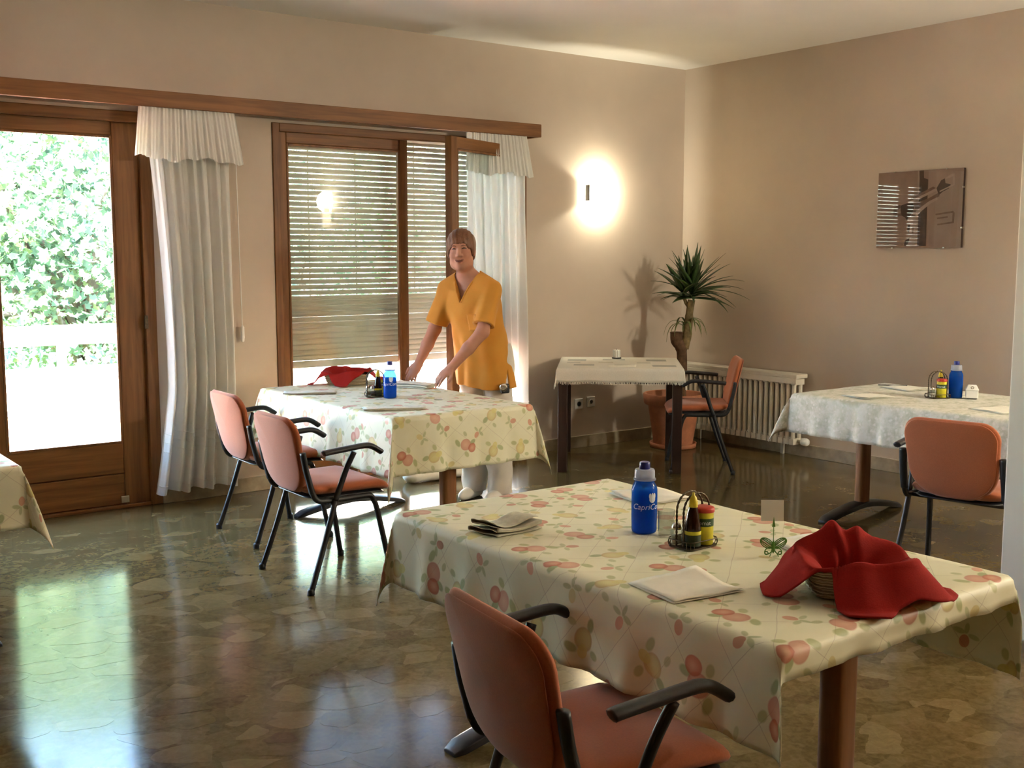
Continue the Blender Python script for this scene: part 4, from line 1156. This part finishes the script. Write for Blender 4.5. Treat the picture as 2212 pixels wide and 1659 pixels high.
tops = [(rl(.135,1.20), 40, 1.0), (rl(.065,1.19,.02), 12, .9)]
MB().tube(bez([rl(.125,1.12),rl(.09,1.16,.01),rl(.07,1.22,.02)],4), .014, 8).build('stem', M['trunk'], yu, smooth=True)
for (bp_, n_, k_) in tops:
    for i in range(n_):
        a = i*2.399+r.uniform(-.3,.3); u = i/n_
        el = math.radians(80-78*u**.9+r.uniform(-8,8)); bp2 = bp_+Vector((0,0,.10*(1-u)))
        d = (math.cos(a)*math.cos(el), math.sin(a)*math.cos(el), math.sin(el))
        sword(bp2, d, r.uniform(.30,.44)*k_*(.9 if u < .85 else .8), r.uniform(.021,.030), .12+.32*u, None, r.uniform(-.5,.5)).build('sword_leaf', M['leaf'], yu, smooth=True)
for i in range(5):                                       # a side tuft leaning right
    sword(rl(.16,1.26), tuple(Rv*(.9+.2*i*.3)+Fv*(.3*(i-2))+Vector((0,0,.55-.22*i))), r.uniform(.36,.46), .026, .45, None).build('sword_leaf', M['leaf'], yu, smooth=True)
for i in range(12):                                      # young drooping shoots lower on the stem
    a = i*2.4; bp_ = rl(.085,.955+.02*(i%3))
    sword(bp_, (math.cos(a)*.75, math.sin(a)*.75, 1.0), r.uniform(.20,.30), .011, 2.6+r.uniform(0,.8), None).build('young_leaf', M['leafpale'], yu, smooth=True)
# ------------------------------------------------------------------ terrace and garden beyond the doors
YPA = 9.5
tag(MB().box((-8,YW+.25,-.25),(14,YPA+.35,-.015)).build('terrace_floor', M['tile'], None), kind='structure')
tf = bpy.data.objects['terrace_floor']
pa = empty('parapet', (0,YPA,0), 0, 'white terrace parapet with an open slot under its top beam', 'parapet')
MB().box((-8,0,-.02),(14,.18,.62)).build('low_wall', M['outwhite'], pa, bevel=.01)
MB().box((-8,-.03,.815),(14,.21,.965)).build('top_beam', M['outwhite'], pa, bevel=.01)
for i in range(14): MB().box((-6.51+1.5*i-.03,.05,.62),(-6.51+1.5*i+.03,.13,.815)).build('post', M['outwhite'], pa)
tm = MB().box((-.122,-.012,-.014),(.122,0,.068)).mesh('skirting_tile', M['terracotta'])
for i in range(32):
    o = bpy.data.objects.new('skirting_tile', tm); COL.objects.link(o); o.parent = pa; o.location = (-1.0+.25*i,0,0)
# plastic garden chair at the left edge of the door glass
gc = empty('garden_chair', (1.70,8.55,-.015), math.radians(-100), 'white plastic garden chair on the terrace outside the left door', 'chair')
for sx in (-.24,.24):
    for sy in (-.22,.22): MB().tube([(sx*1.08,sy*1.1,0),(sx,sy,.42)], [.022,.026], 8).build('leg', M['outwhite'], gc, smooth=True)
    MB().tube(bez([(sx*1.08,-.22,.42),(sx*1.12,-.20,.62),(sx*1.12,.0,.66),(sx*1.1,.24,.62),(sx*1.05,.26,.42)],5), .024, 8).build('armrest', M['outwhite'], gc, smooth=True)
cushion(rrect(.48,.50,-.24,.24,.06,.06), .03, lambda x,y,w_: (x,-y,.43+w_)).build('seat', M['outwhite'], gc, smooth=True)
cushion(rrect(.44,.40,.42,.82,.14,.05), .03, lambda x,y,w_: (x,.23+(y-.42)*.25+w_,y)).build('backrest', M['outwhite'], gc, smooth=True)

gr = tag(MB().box((-30,YPA+.35,-3.2),(36,40,-3.0)).build('garden_ground', M['grass'], None), kind='structure')

_rng = np.random.default_rng(5)
def leaf_cloud(n_, c, rad, size, shape='maple'):
    """scattered small leaf blades, clustered; returns verts, faces, tone"""
    k = max(4, n_//140)
    th = _rng.normal(size=(k,3)); th /= np.linalg.norm(th,axis=1)[:,None]
    cc = th*np.cbrt(_rng.uniform(.12,1,(k,1)))*np.array(rad)+np.array(c)
    cid = _rng.integers(0,k,n_)
    pos = cc[cid]+_rng.normal(size=(n_,3))*np.array([.42,.34,.26])*min(1.2,rad[0]/2.6)
    tone_c = _rng.uniform(0,1,k)
    pat = np.array([(0,-.5),(.30,-.28),(.62,-.02),(.26,.10),(.34,.52),(.0,.30),(-.34,.52),(-.26,.10),(-.62,-.02),(-.30,-.28)]) if shape == 'maple' else \
          np.array([(0,-.6),(.18,-.2),(.16,.2),(0,.65),(-.16,.2),(-.18,-.2)])
    m = len(pat)
    n1 = _rng.normal(size=(n_,3)); n1[:,2] += .5; n1 /= np.linalg.norm(n1,axis=1)[:,None]
    a = np.cross(n1, _rng.normal(size=(n_,3))); a /= np.linalg.norm(a,axis=1)[:,None]; b = np.cross(n1,a)
    s = size*_rng.uniform(.6,1.25,(n_,1,1))
    V = pos[:,None,:]+s*(pat[None,:,0:1]*a[:,None,:]+pat[None,:,1:2]*b[:,None,:])
    # slight cup
    V += s*.18*(np.abs(pat[:,0])**2)[None,:,None]*n1[:,None,:]
    F_ = np.arange(n_*m).reshape(n_,m)
    tone = np.clip(tone_c[cid]*.7+_rng.uniform(0,.45,n_)-.05,0,1)
    return V.reshape(-1,3), F_, np.repeat(tone,m)
def tree(name, base, height, crown_c, rad, n_, size, mat, label, shape='maple', group='trees beyond the terrace', branches=14):
    t = empty(name, base, 0, label, 'tree', group)
    MB().tube(bez([(0,0,0),(.1,.05,height*.35),(-.05,0,height*.62),(crown_c[0]*.5,crown_c[1]*.5,height*.85)],5), [.22]*5+[.17]*5+[.10]*6, 10).build('trunk', M['bark'], t, smooth=True)
    r = random.Random(len(label)); br = MB()
    for i in range(branches):
        a = r.uniform(0,6.28); u = r.uniform(.45,.95)
        e = Vector((crown_c[0]+rad[0]*.75*math.cos(a), crown_c[1]+rad[1]*.75*math.sin(a), crown_c[2]+rad[2]*r.uniform(-.6,.6)))
        s = Vector((0,0,height*u*.8)); m_ = (s+e)/2+Vector((r.uniform(-.3,.3),r.uniform(-.3,.3),.25))
        br.tube(bez([s,m_,e],5), [.055-.004*q for q in range(11)], 6)
    br.build('branches', M['bark'], t, smooth=True)
    V, F_, tone = leaf_cloud(n_, crown_c, rad, size, shape)
    o = np_object('leaves', V, F_, M[mat], t, smooth=False); tag(o, kind='stuff')
    at = o.data.attributes.new('tone','FLOAT','POINT'); at.data.foreach_set('value', tone.astype(np.float32))
    return t
G0 = -3.0
tree('maple_tree', (4.1,14.2,G0), 5.6, (0,0,5.0), (2.5,1.8,2.6), 22000, .105, 'maple', 'bright green maple straight outside the left balcony door')
tree('maple_tree', (1.0,15.5,G0), 6.2, (0,0,5.6), (2.7,1.9,2.7), 16000, .105, 'maple', 'green maple farther left outside the balcony door')
tree('maple_tree', (7.6,15.2,G0), 6.0, (0,0,5.4), (2.6,1.9,2.7), 14000, .105, 'maple', 'green maple behind the lowered shutter')
tree('maple_tree', (11.2,16.2,G0), 6.4, (0,0,5.8), (2.8,2.0,2.8), 8000, .14, 'maple', 'green maple farthest right behind the shutter')
tree('dark_tree', (5.6,18.5,G0), 5.4, (0,0,3.6), (3.2,1.8,3.2), 12000, .16, 'conifer', 'dark bluish tree behind the bright maple', 'oval')
tree('dark_tree', (1.8,19.5,G0), 5.0, (0,0,3.4), (3.2,1.8,3.0), 11000, .16, 'conifer', 'dark bluish tree far left behind the parapet', 'oval')
for i, (x, y) in enumerate(((2.2,11.6),(3.9,11.8),(5.6,11.7),(7.5,11.9))):
    t = empty('garden_shrub', (x,y,G0), 0, ('dark shrub at the left end of the row behind the parapet','second dark shrub from the left behind the parapet','third dark shrub from the left behind the parapet','dark shrub at the right end of the row behind the parapet')[i], 'shrub', 'shrubs behind the parapet')
    MB().tube([(0,0,0),(.05,0,1.6),(0,.05,2.7)], [.09,.07,.03], 8).build('stem', M['bark'], t, smooth=True)
    V, F_, tone = leaf_cloud(5500, (0,0,2.75), (1.05,.6,1.0), .085, 'oval')
    o = np_object('leaves', V, F_, M['conifer'], t, smooth=False); tag(o, kind='stuff')
    at = o.data.attributes.new('tone','FLOAT','POINT'); at.data.foreach_set('value', tone.astype(np.float32))
# ------------------------------------------------------------------ the person in yellow
class Field:
    """signed distances on a regular grid; surface extracted with surface nets"""
    def __init__(s, lo, hi, h):
        s.lo = np.array(lo, np.float32); s.h = h
        s.n = np.ceil((np.array(hi)-np.array(lo))/h).astype(int)+1
        s.D = np.full(s.n, 1.0, np.float32)
    def like(s):
        o = Field.__new__(Field); o.lo, o.h, o.n = s.lo, s.h, s.n; o.D = np.full(s.n, 1.0, np.float32); return o
    def sub(s, a, b):
        i0 = np.clip(np.floor((np.array(a)-s.lo)/s.h).astype(int), 0, s.n-1); i1 = np.clip(np.ceil((np.array(b)-s.lo)/s.h).astype(int)+1, 1, s.n)
        sl = tuple(slice(p, q) for p, q in zip(i0, i1))
        g = [(s.lo[k]+s.h*np.arange(i0[k], i1[k])).astype(np.float32) for k in range(3)]
        return sl, g[0][:,None,None], g[1][None,:,None], g[2][None,None,:]
    def put(s, fn, a, b, k=.02, op='add', m=.06):
        sl, X, Y, Z = s.sub(np.array(a)-m, np.array(b)+m)
        d = fn(X,Y,Z).astype(np.float32); c = s.D[sl]
        if op == 'add':
            if k <= 0: s.D[sl] = np.minimum(c, d); return
            h_ = np.clip(.5+.5*(c-d)/k, 0, 1); s.D[sl] = c*(1-h_)+d*h_-k*h_*(1-h_)
        else:
            d = -d
            if k <= 0: s.D[sl] = np.maximum(c, d); return
            h_ = np.clip(.5-.5*(c-d)/k, 0, 1); s.D[sl] = c*(1-h_)+d*h_+k*h_*(1-h_)
    def cone(s, a, b, ra, rb, k=.02, op='add', clip=None, warp=None):
        a, b = np.array(a, float), np.array(b, float); ab = b-a; L = ab@ab
        def fn(X,Y,Z):
            t = np.clip(((X-a[0])*ab[0]+(Y-a[1])*ab[1]+(Z-a[2])*ab[2])/L, 0, 1)
            d = np.sqrt((X-a[0]-t*ab[0])**2+(Y-a[1]-t*ab[1])**2+(Z-a[2]-t*ab[2])**2)-(ra+(rb-ra)*t)
            if warp is not None: d = d+warp(X,Y,Z)
            if clip is not None:
                p, n_ = clip; d = np.maximum(d, (X-p[0])*n_[0]+(Y-p[1])*n_[1]+(Z-p[2])*n_[2])
            return d
        r_ = max(ra,rb); s.put(fn, np.minimum(a,b)-r_, np.maximum(a,b)+r_, k, op)
    def ell(s, c, r_, k=.02, op='add', frame=None, warp=None):
        c = np.array(c, float)
        A = np.eye(3) if frame is None else np.array(frame, float)
        def fn(X,Y,Z):
            dx, dy, dz = X-c[0], Y-c[1], Z-c[2]
            q = [(dx*A[i][0]+dy*A[i][1]+dz*A[i][2]) for i in range(3)]
            k0 = np.sqrt(sum((q[i]/r_[i])**2 for i in range(3))); k1 = np.sqrt(sum((q[i]/r_[i]**2)**2 for i in range(3)))+1e-9
            d = k0*(k0-1)/k1
            return d+warp(X,Y,Z) if warp is not None else d
        R_ = max(r_); s.put(fn, c-R_, c+R_, k, op)
    def mesh(s, name, mat, parent, smooth_iter=1):
        D = s.D; neg = D < 0
        x, y, z = D.shape
        cnt = np.zeros((x-1,y-1,z-1), np.int8)
        for i in (0,1):
            for j in (0,1):
                for k in (0,1): cnt += neg[i:x-1+i, j:y-1+j, k:z-1+k]
        act = (cnt > 0) & (cnt < 8); ids = np.full(act.shape, -1, np.int32)
        ijk = np.argwhere(act); ids[act] = np.arange(len(ijk))
        P = np.zeros((len(ijk),3)); W = np.zeros(len(ijk))
        off = [(i,j,k) for i in (0,1) for j in (0,1) for k in (0,1)]
        for a_ in range(8):
            for b_ in range(a_+1,8):
                oa, ob = np.array(off[a_]), np.array(off[b_])
                if np.abs(oa-ob).sum() != 1: continue
                da = D[tuple((ijk+oa).T)]; db = D[tuple((ijk+ob).T)]; m = (da < 0) != (db < 0)
                t = np.where(m, da/(da-db+1e-12), 0)[:,None]
                P += np.where(m[:,None], oa+(ob-oa)*t, 0); W += m
        V = s.lo+s.h*(ijk+P/W[:,None])
        Fs = []
        for ax in range(3):
            sl0 = [slice(1,-1)]*3; sl0[ax] = slice(0,-1); sl1 = [slice(1,-1)]*3; sl1[ax] = slice(1,None)
            a0 = neg[tuple(sl0)]; a1 = neg[tuple(sl1)]; e = np.argwhere(a0 != a1)
            fl = a0[tuple(e.T)]; base = e.copy()
            for q in range(3):
                if q != ax: base[:,q] += 1
            u, v_ = [(1,2),(2,0),(0,1)][ax]
            def cid(du, dv):
                c = base.copy(); c[:,u] += du; c[:,v_] += dv; return ids[tuple(c.T)]
            q = np.stack([cid(-1,-1),cid(0,-1),cid(0,0),cid(-1,0)],1)
            q[~fl] = q[~fl][:,::-1]; Fs.append(q)
        Fq = np.concatenate(Fs)
        Fq = Fq[(Fq >= 0).all(1)]
        o = np_object(name, V, Fq, mat, parent)
        if smooth_iter:
            m_ = o.modifiers.new('smooth','SMOOTH'); m_.factor = .5; m_.iterations = smooth_iter
        return o

WX, WY, WR = 4.055, 5.705, math.radians(115)
woman = empty('person', (WX,WY,0), WR, 'person in a yellow tunic and white trousers bending over the far table, folding a napkin', 'person')
A3 = np.array
B = Field((-.34,-.24,0), (.50,.72,1.74), .0046)
S = A3((.050,.140,1.362)); shR = A3((.200,.140,1.335)); shL = A3((-.108,.130,1.332))
elR, wrR = A3((.285,.165,1.085)), A3((.330,.285,.872))
elL, wrL = A3((-.118,.262,1.085)), A3((.008,.420,.875))
# torso, hips, legs
B.ell((.0,.0,.94), (.155,.115,.13)); B.ell((.018,.05,1.09), (.125,.092,.16), .05); B.ell((.042,.105,1.235), (.145,.105,.15), .05)
B.cone(shL+A3((.04,0,.004)), shR-A3((.04,0,-.004)), .042, .042, .05)
for s_ in (-1,1):
    B.cone((s_*.075,.0,.90), (s_*.085,.015,.50), .080, .055, .03); B.cone((s_*.085,.015,.50), (s_*.092,-.01,.085), .054, .034, .02)
# head frame: turned to its left (towards the viewer)
hy = math.radians(21); ht = math.radians(4)
fwd = A3((-math.sin(hy), math.cos(hy), .02)); fwd /= np.linalg.norm(fwd)
up = A3((math.sin(ht)*math.cos(hy), math.sin(ht)*math.sin(hy), math.cos(ht))); up -= fwd*(up@fwd); up /= np.linalg.norm(up)
rgt = np.cross(fwd, up); HF = [rgt, fwd, up]; hc = A3((.078,.180,1.578))
def hp(r_, f_, u_): return hc+rgt*r_+fwd*f_+up*u_
B.cone((.050,.125,1.37), hp(0,-.022,-.07), .058, .053, .03)
B.cone((.095,.13,1.405), shR, .040, .042, .04); B.cone((.010,.125,1.405), shL, .040, .042, .04)
B.ell(hp(0,-.014,.030), (.076,.094,.086), .02, frame=HF); B.ell(hp(0,.016,-.036), (.066,.072,.088), .03, frame=HF)
B.ell(hp(0,.052,-.104), (.026,.024,.022), .03, frame=HF)
for s_ in (-1,1):
    B.ell(hp(s_*.037,.056,-.034), (.027,.024,.024), .02, frame=HF)
    B.ell(hp(s_*.077,-.012,-.012), (.010,.019,.031), .008, frame=HF)
    B.ell(hp(s_*.046,.020,-.080), (.022,.030,.030), .03, frame=HF)
B.cone(hp(-.030,.080,.022), hp(.030,.080,.022), .012, .012, .015)
B.cone(hp(0,.084,.004), hp(0,.102,-.032), .008, .0125, .010)
for s_ in (-1,1):
    B.ell(hp(s_*.013,.092,-.036), (.009,.010,.008), .008, frame=HF)
    B.ell(hp(s_*.031,.101,.002), (.015,.013,.010), .010, op='cut', frame=HF)
B.cone(hp(-.020,.080,-.066), hp(.020,.080,-.066), .008, .008, .012); B.ell(hp(0,.083,-.078), (.018,.008,.007), .01, frame=HF)
# arms
for sh, el, wr in ((shR,elR,wrR),(shL,elL,wrL)):
    B.cone(sh, el, .044, .039, .03); B.cone(el, el*.55+wr*.45, .040, .037, .02); B.cone(el*.55+wr*.45, wr, .037, .026, .02)
def hand(wr, d, palm_n, thumb_side, curl, spread=.06):
    """palm plus five fingers; d along the hand, palm_n out of the palm, thumb on +-side"""
    d = A3(d, float); d /= np.linalg.norm(d); n_ = A3(palm_n, float); n_ -= d*(n_@d); n_ /= np.linalg.norm(n_); sd = np.cross(d, n_)*thumb_side
    fr_ = [d, sd, n_]
    B.ell(wr+d*.045, (.052,.038,.016), .016, frame=fr_); B.cone(wr, wr+d*.02, .025, .024, .015)
    for i, (o_, L_, r_) in enumerate(((.027,.070,.0086),(.009,.078,.0090),(-.009,.073,.0086),(-.026,.058,.0076))):
        p = wr+d*(.078-.006*abs(i-1))+sd*o_; dd = d+sd*o_*spread*12; dd /= np.linalg.norm(dd); ang = curl*(.55+.12*i)
        for seg, (fl, rr0, rr1) in enumerate(((.46,1.0,.95),(.30,.95,.86),(.24,.86,.72))):
            c_, s2 = math.cos(ang), math.sin(ang); e_ = dd*c_+n_*s2; q = p+e_*L_*fl
            B.cone(p, q, r_*rr0, r_*rr1, .004); p = q; ang += curl*.62
    p = wr+d*.022+sd*.030; e_ = d*.72+sd*.55+n_*.30; e_ /= np.linalg.norm(e_); q = p+e_*.036
    B.cone(wr+d*.012+sd*.018, p, .0125, .0115, .010); B.cone(p, q, .0112, .0098, .006)
    e2 = d*.93+sd*.12+n_*.34; e2 /= np.linalg.norm(e2); B.cone(q, q+e2*.030, .0096, .0080, .005)
hand(wrR, (.10,.46,-.52), (.15,-.75,-.66), -1, .42)
hand(wrL, (.32,.52,-.44), (.05,-.62,-.80), 1, .32)
body = B.mesh('body', M['skin'], woman, 2)

def surf(r_, u_, lift=.0):
    for f_ in np.arange(.135, .02, -.0012):
        p = hp(r_, f_, u_); ix = np.round((p-B.lo)/B.h).astype(int)
        if B.D[tuple(ix)] < .0: return hp(r_, f_+lift, u_)
    return hp(r_, .08, u_)
for s_ in (-1,1):
    MB().tube([surf(s_*x, .0035+.0045*math.sin(PI*(x-.018)/.028), .002) for x in np.linspace(.018,.046,8)], [.0016,.003,.0042,.0048,.0048,.0042,.003,.0016], 6, flat=.8).build('eye', M['eye'], woman, smooth=True)
    MB().tube([surf(s_*x, .019+.006*math.sin(PI*(x-.012)/.040), .001) for x in np.linspace(.014,.050,8)], [.002,.0034,.004,.004,.0034,.003,.0022,.0014], 6, flat=.7).build('eyebrow', M['hair'], woman, smooth=True)
xs_ = np.linspace(-.028,.028,13)
MB().tube([surf(x, -.069+.007*(x/.028)**2, .0005) for x in xs_], [.0008+.0008*(1-(x/.028)**2) for x in xs_], 6).build('mouth', M['eye'], woman, smooth=True)
MB().tube([surf(x, -.0750+.008*(x/.028)**2, .0005) for x in xs_[1:-1]], [.0015+.0036*(1-(x/.028)**2) for x in xs_[1:-1]], 6, flat=.8).build('lip', M['lips'], woman, smooth=True)
MB().tube([surf(x, -.0640+.007*(x/.028)**2, .0003) for x in xs_[1:-1]], [.0012+.0024*(1-(x/.028)**2) for x in xs_[1:-1]], 6, flat=.8).build('lip', M['lips'], woman, smooth=True)

# hair: short, with a fringe across the forehead
Hh = B.like(); Hh.lo = B.lo
strand = lambda X,Y,Z: .0016*np.sin(((X-hc[0])*rgt[0]+(Y-hc[1])*rgt[1])*260+np.sin(Z*40)*1.5)
Hh.ell(hp(0,-.018,.036), (.090,.108,.098), 0, frame=HF, warp=strand); Hh.ell(hp(0,-.062,-.015), (.078,.062,.085), .02, frame=HF, warp=strand)
for s_ in (-1,1): Hh.ell(hp(s_*.074,.012,.004), (.015,.036,.052), .012, frame=HF)
Hh.ell(hp(0,.108,-.048), (.071,.088,.079), .006, op='cut', frame=HF)
Hh.ell(hp(0,.06,-.125), (.10,.10,.085), .006, op='cut', frame=HF)
for s_ in (-1,1): Hh.ell(hp(s_*.084,-.008,-.038), (.020,.026,.034), .006, op='cut', frame=HF)
sl, X, Y, Z = Hh.sub(hc-.2, hc+.2)
Hh.D[sl] = np.maximum(Hh.D[sl], -(B.D[sl]+.0005))
Hh.mesh('hair', M['hair'], woman, 1)

# tunic
T_ = B.like()
fold = lambda X,Y,Z: .0055*np.sin((X*.9-Y*.4)*62+np.sin(Z*9)*1.6)*np.clip((1.25-Z)/.4,0,1)+.004*np.sin(Z*34+X*40)*np.clip((Z-.8)/.3,0,1)*.6
T_.ell((.038,.105,1.245), (.178,.135,.175), 0, warp=fold); T_.cone(shL+A3((.055,0,.016)), shR-A3((.055,0,-.016)), .058, .058, .06)
T_.cone((.100,.13,1.408), shR, .050, .054, .04); T_.cone((.004,.125,1.408), shL, .050, .054, .04)
def skirt(X,Y,Z):
    t = np.clip((1.30-Z)/.58, 0, 1); cx = .042-.042*t; cy = .095-.085*t; rx = .165+.030*t; ry = .125+.030*t
    d = (np.sqrt(((X-cx)/rx)**2+((Y-cy)/ry)**2)-1)*np.minimum(rx,ry)+fold(X,Y,Z)
    hem = .725+.012*np.sin(X*14)-Z
    return np.maximum(np.maximum(d, Z-1.32), hem)
T_.put(skirt, (-.25,-.2,.70), (.28,.28,1.34), .03)
for sh, el, k_ in ((shR,elR,.86),(shL,elL,.84)):
    ax_ = (el-sh)/np.linalg.norm(el-sh); pe = sh+(el-sh)*k_
    T_.cone(sh, el, .055, .070, .04, clip=(pe, ax_), warp=lambda X,Y,Z: .004*np.sin(X*70+Y*50+Z*30))
# neck opening and V
T_.cone((.050,.115,1.36), (.055,.15,1.52), .060, .078, .004, op='cut')
def vee(X,Y,Z):
    zb_ = 1.262; return np.maximum(np.maximum(np.abs(X-.052)-np.maximum(0,(Z-zb_))*.46, zb_-Z), .12-Y)
T_.put(vee, (-.1,.10,1.25), (.2,.34,1.46), 0, op='cut')
# side slit
T_.put(lambda X,Y,Z: np.maximum(np.maximum(np.abs(Y-.05)-(.84-Z)*.16, Z-.84), X+.10), (-.30,-.05,.70), (-.10,.12,.84), 0, op='cut')
T_.D = np.maximum(T_.D, -(B.D-.0035))
T_.mesh('tunic', M['tunic'], woman, 2)
# breast pocket and neck trim lie on the tunic
def tsurf(x, z):
    for y_ in np.arange(.36, .05, -.002):
        ix = np.round((A3((x,y_,z))-T_.lo)/T_.h).astype(int)
        if (ix < 0).any() or (ix >= T_.n).any(): continue
        if T_.D[tuple(ix)] < 0: return (x, y_+.0012, z)
    return (x,.2,z)
MB().grid([[tsurf(x,z) for x in np.linspace(-.075,.012,9)] for z in np.linspace(1.085,1.19,9)]).build('pocket', M['tunic'], woman, smooth=True, solid=.004)
for s_ in (-1,1):
    pts_ = [(.052+s_*((z-1.262)*.46+.006), 0, z) for z in np.linspace(1.258,1.385,9)]
    MB().tube([tsurf(p[0],p[2]) for p in pts_], .0045, 6).build('neck_trim', M['tunic'], woman, smooth=True)

# trousers
Q = B.like()
tf_ = lambda X,Y,Z: .005*np.sin(X*45+Z*22)+.004*np.sin(Z*38+Y*30)
Q.ell((.0,.0,.93), (.172,.132,.16), 0)
for s_ in (-1,1):
    Q.cone((s_*.080,.0,.88), (s_*.088,.012,.48), .100, .083, .03, warp=tf_); Q.cone((s_*.088,.012,.48), (s_*.094,-.004,.05), .083, .080, .02, clip=((0,0,.045),(0,0,-1)), warp=tf_)
sl, X, Y, Z = Q.sub((-.33,-.23,.0), (.49,.71,1.2)); Q.D[sl] = np.maximum(Q.D[sl], Z-1.0)
Q.D = np.maximum(Q.D, -(B.D-.002))
Q.mesh('trousers', M['trousers'], woman, 2)
for s_ in (-1,1):
    sh_ = Field((s_*.095-.07,-.12,0), (s_*.095+.07,.22,.12), .005)
    sh_.ell((s_*.097,.06,.030), (.042,.125,.045), 0); sh_.ell((s_*.095,-.03,.045), (.036,.05,.055), .03)
    sl, X, Y, Z = sh_.sub((s_*.095-.07,-.12,0), (s_*.095+.07,.22,.12)); sh_.D[sl] = np.maximum(sh_.D[sl], .006-Z)
    sh_.mesh('shoe', M['shoe'], woman, 1)
# small dark pouch with a round clasp on the hip
MB().obox((-.175,.085,.725),(.013,-.009,0),(.016,.024,0),(0,0,.030)).build('hip_pouch', M['blackplastic'], woman, bevel=.01, segs=3)
MB().lathe([(.024,0),(.026,.004),(.022,.010),(.010,.012),(.0,.009)], 18).xf(Matrix.Translation((-.178,.108,.735)) @ Vector((-.35,.94,.05)).to_track_quat('Z','Y').to_matrix().to_4x4()).build('clasp', M['steel'], woman, smooth=True)
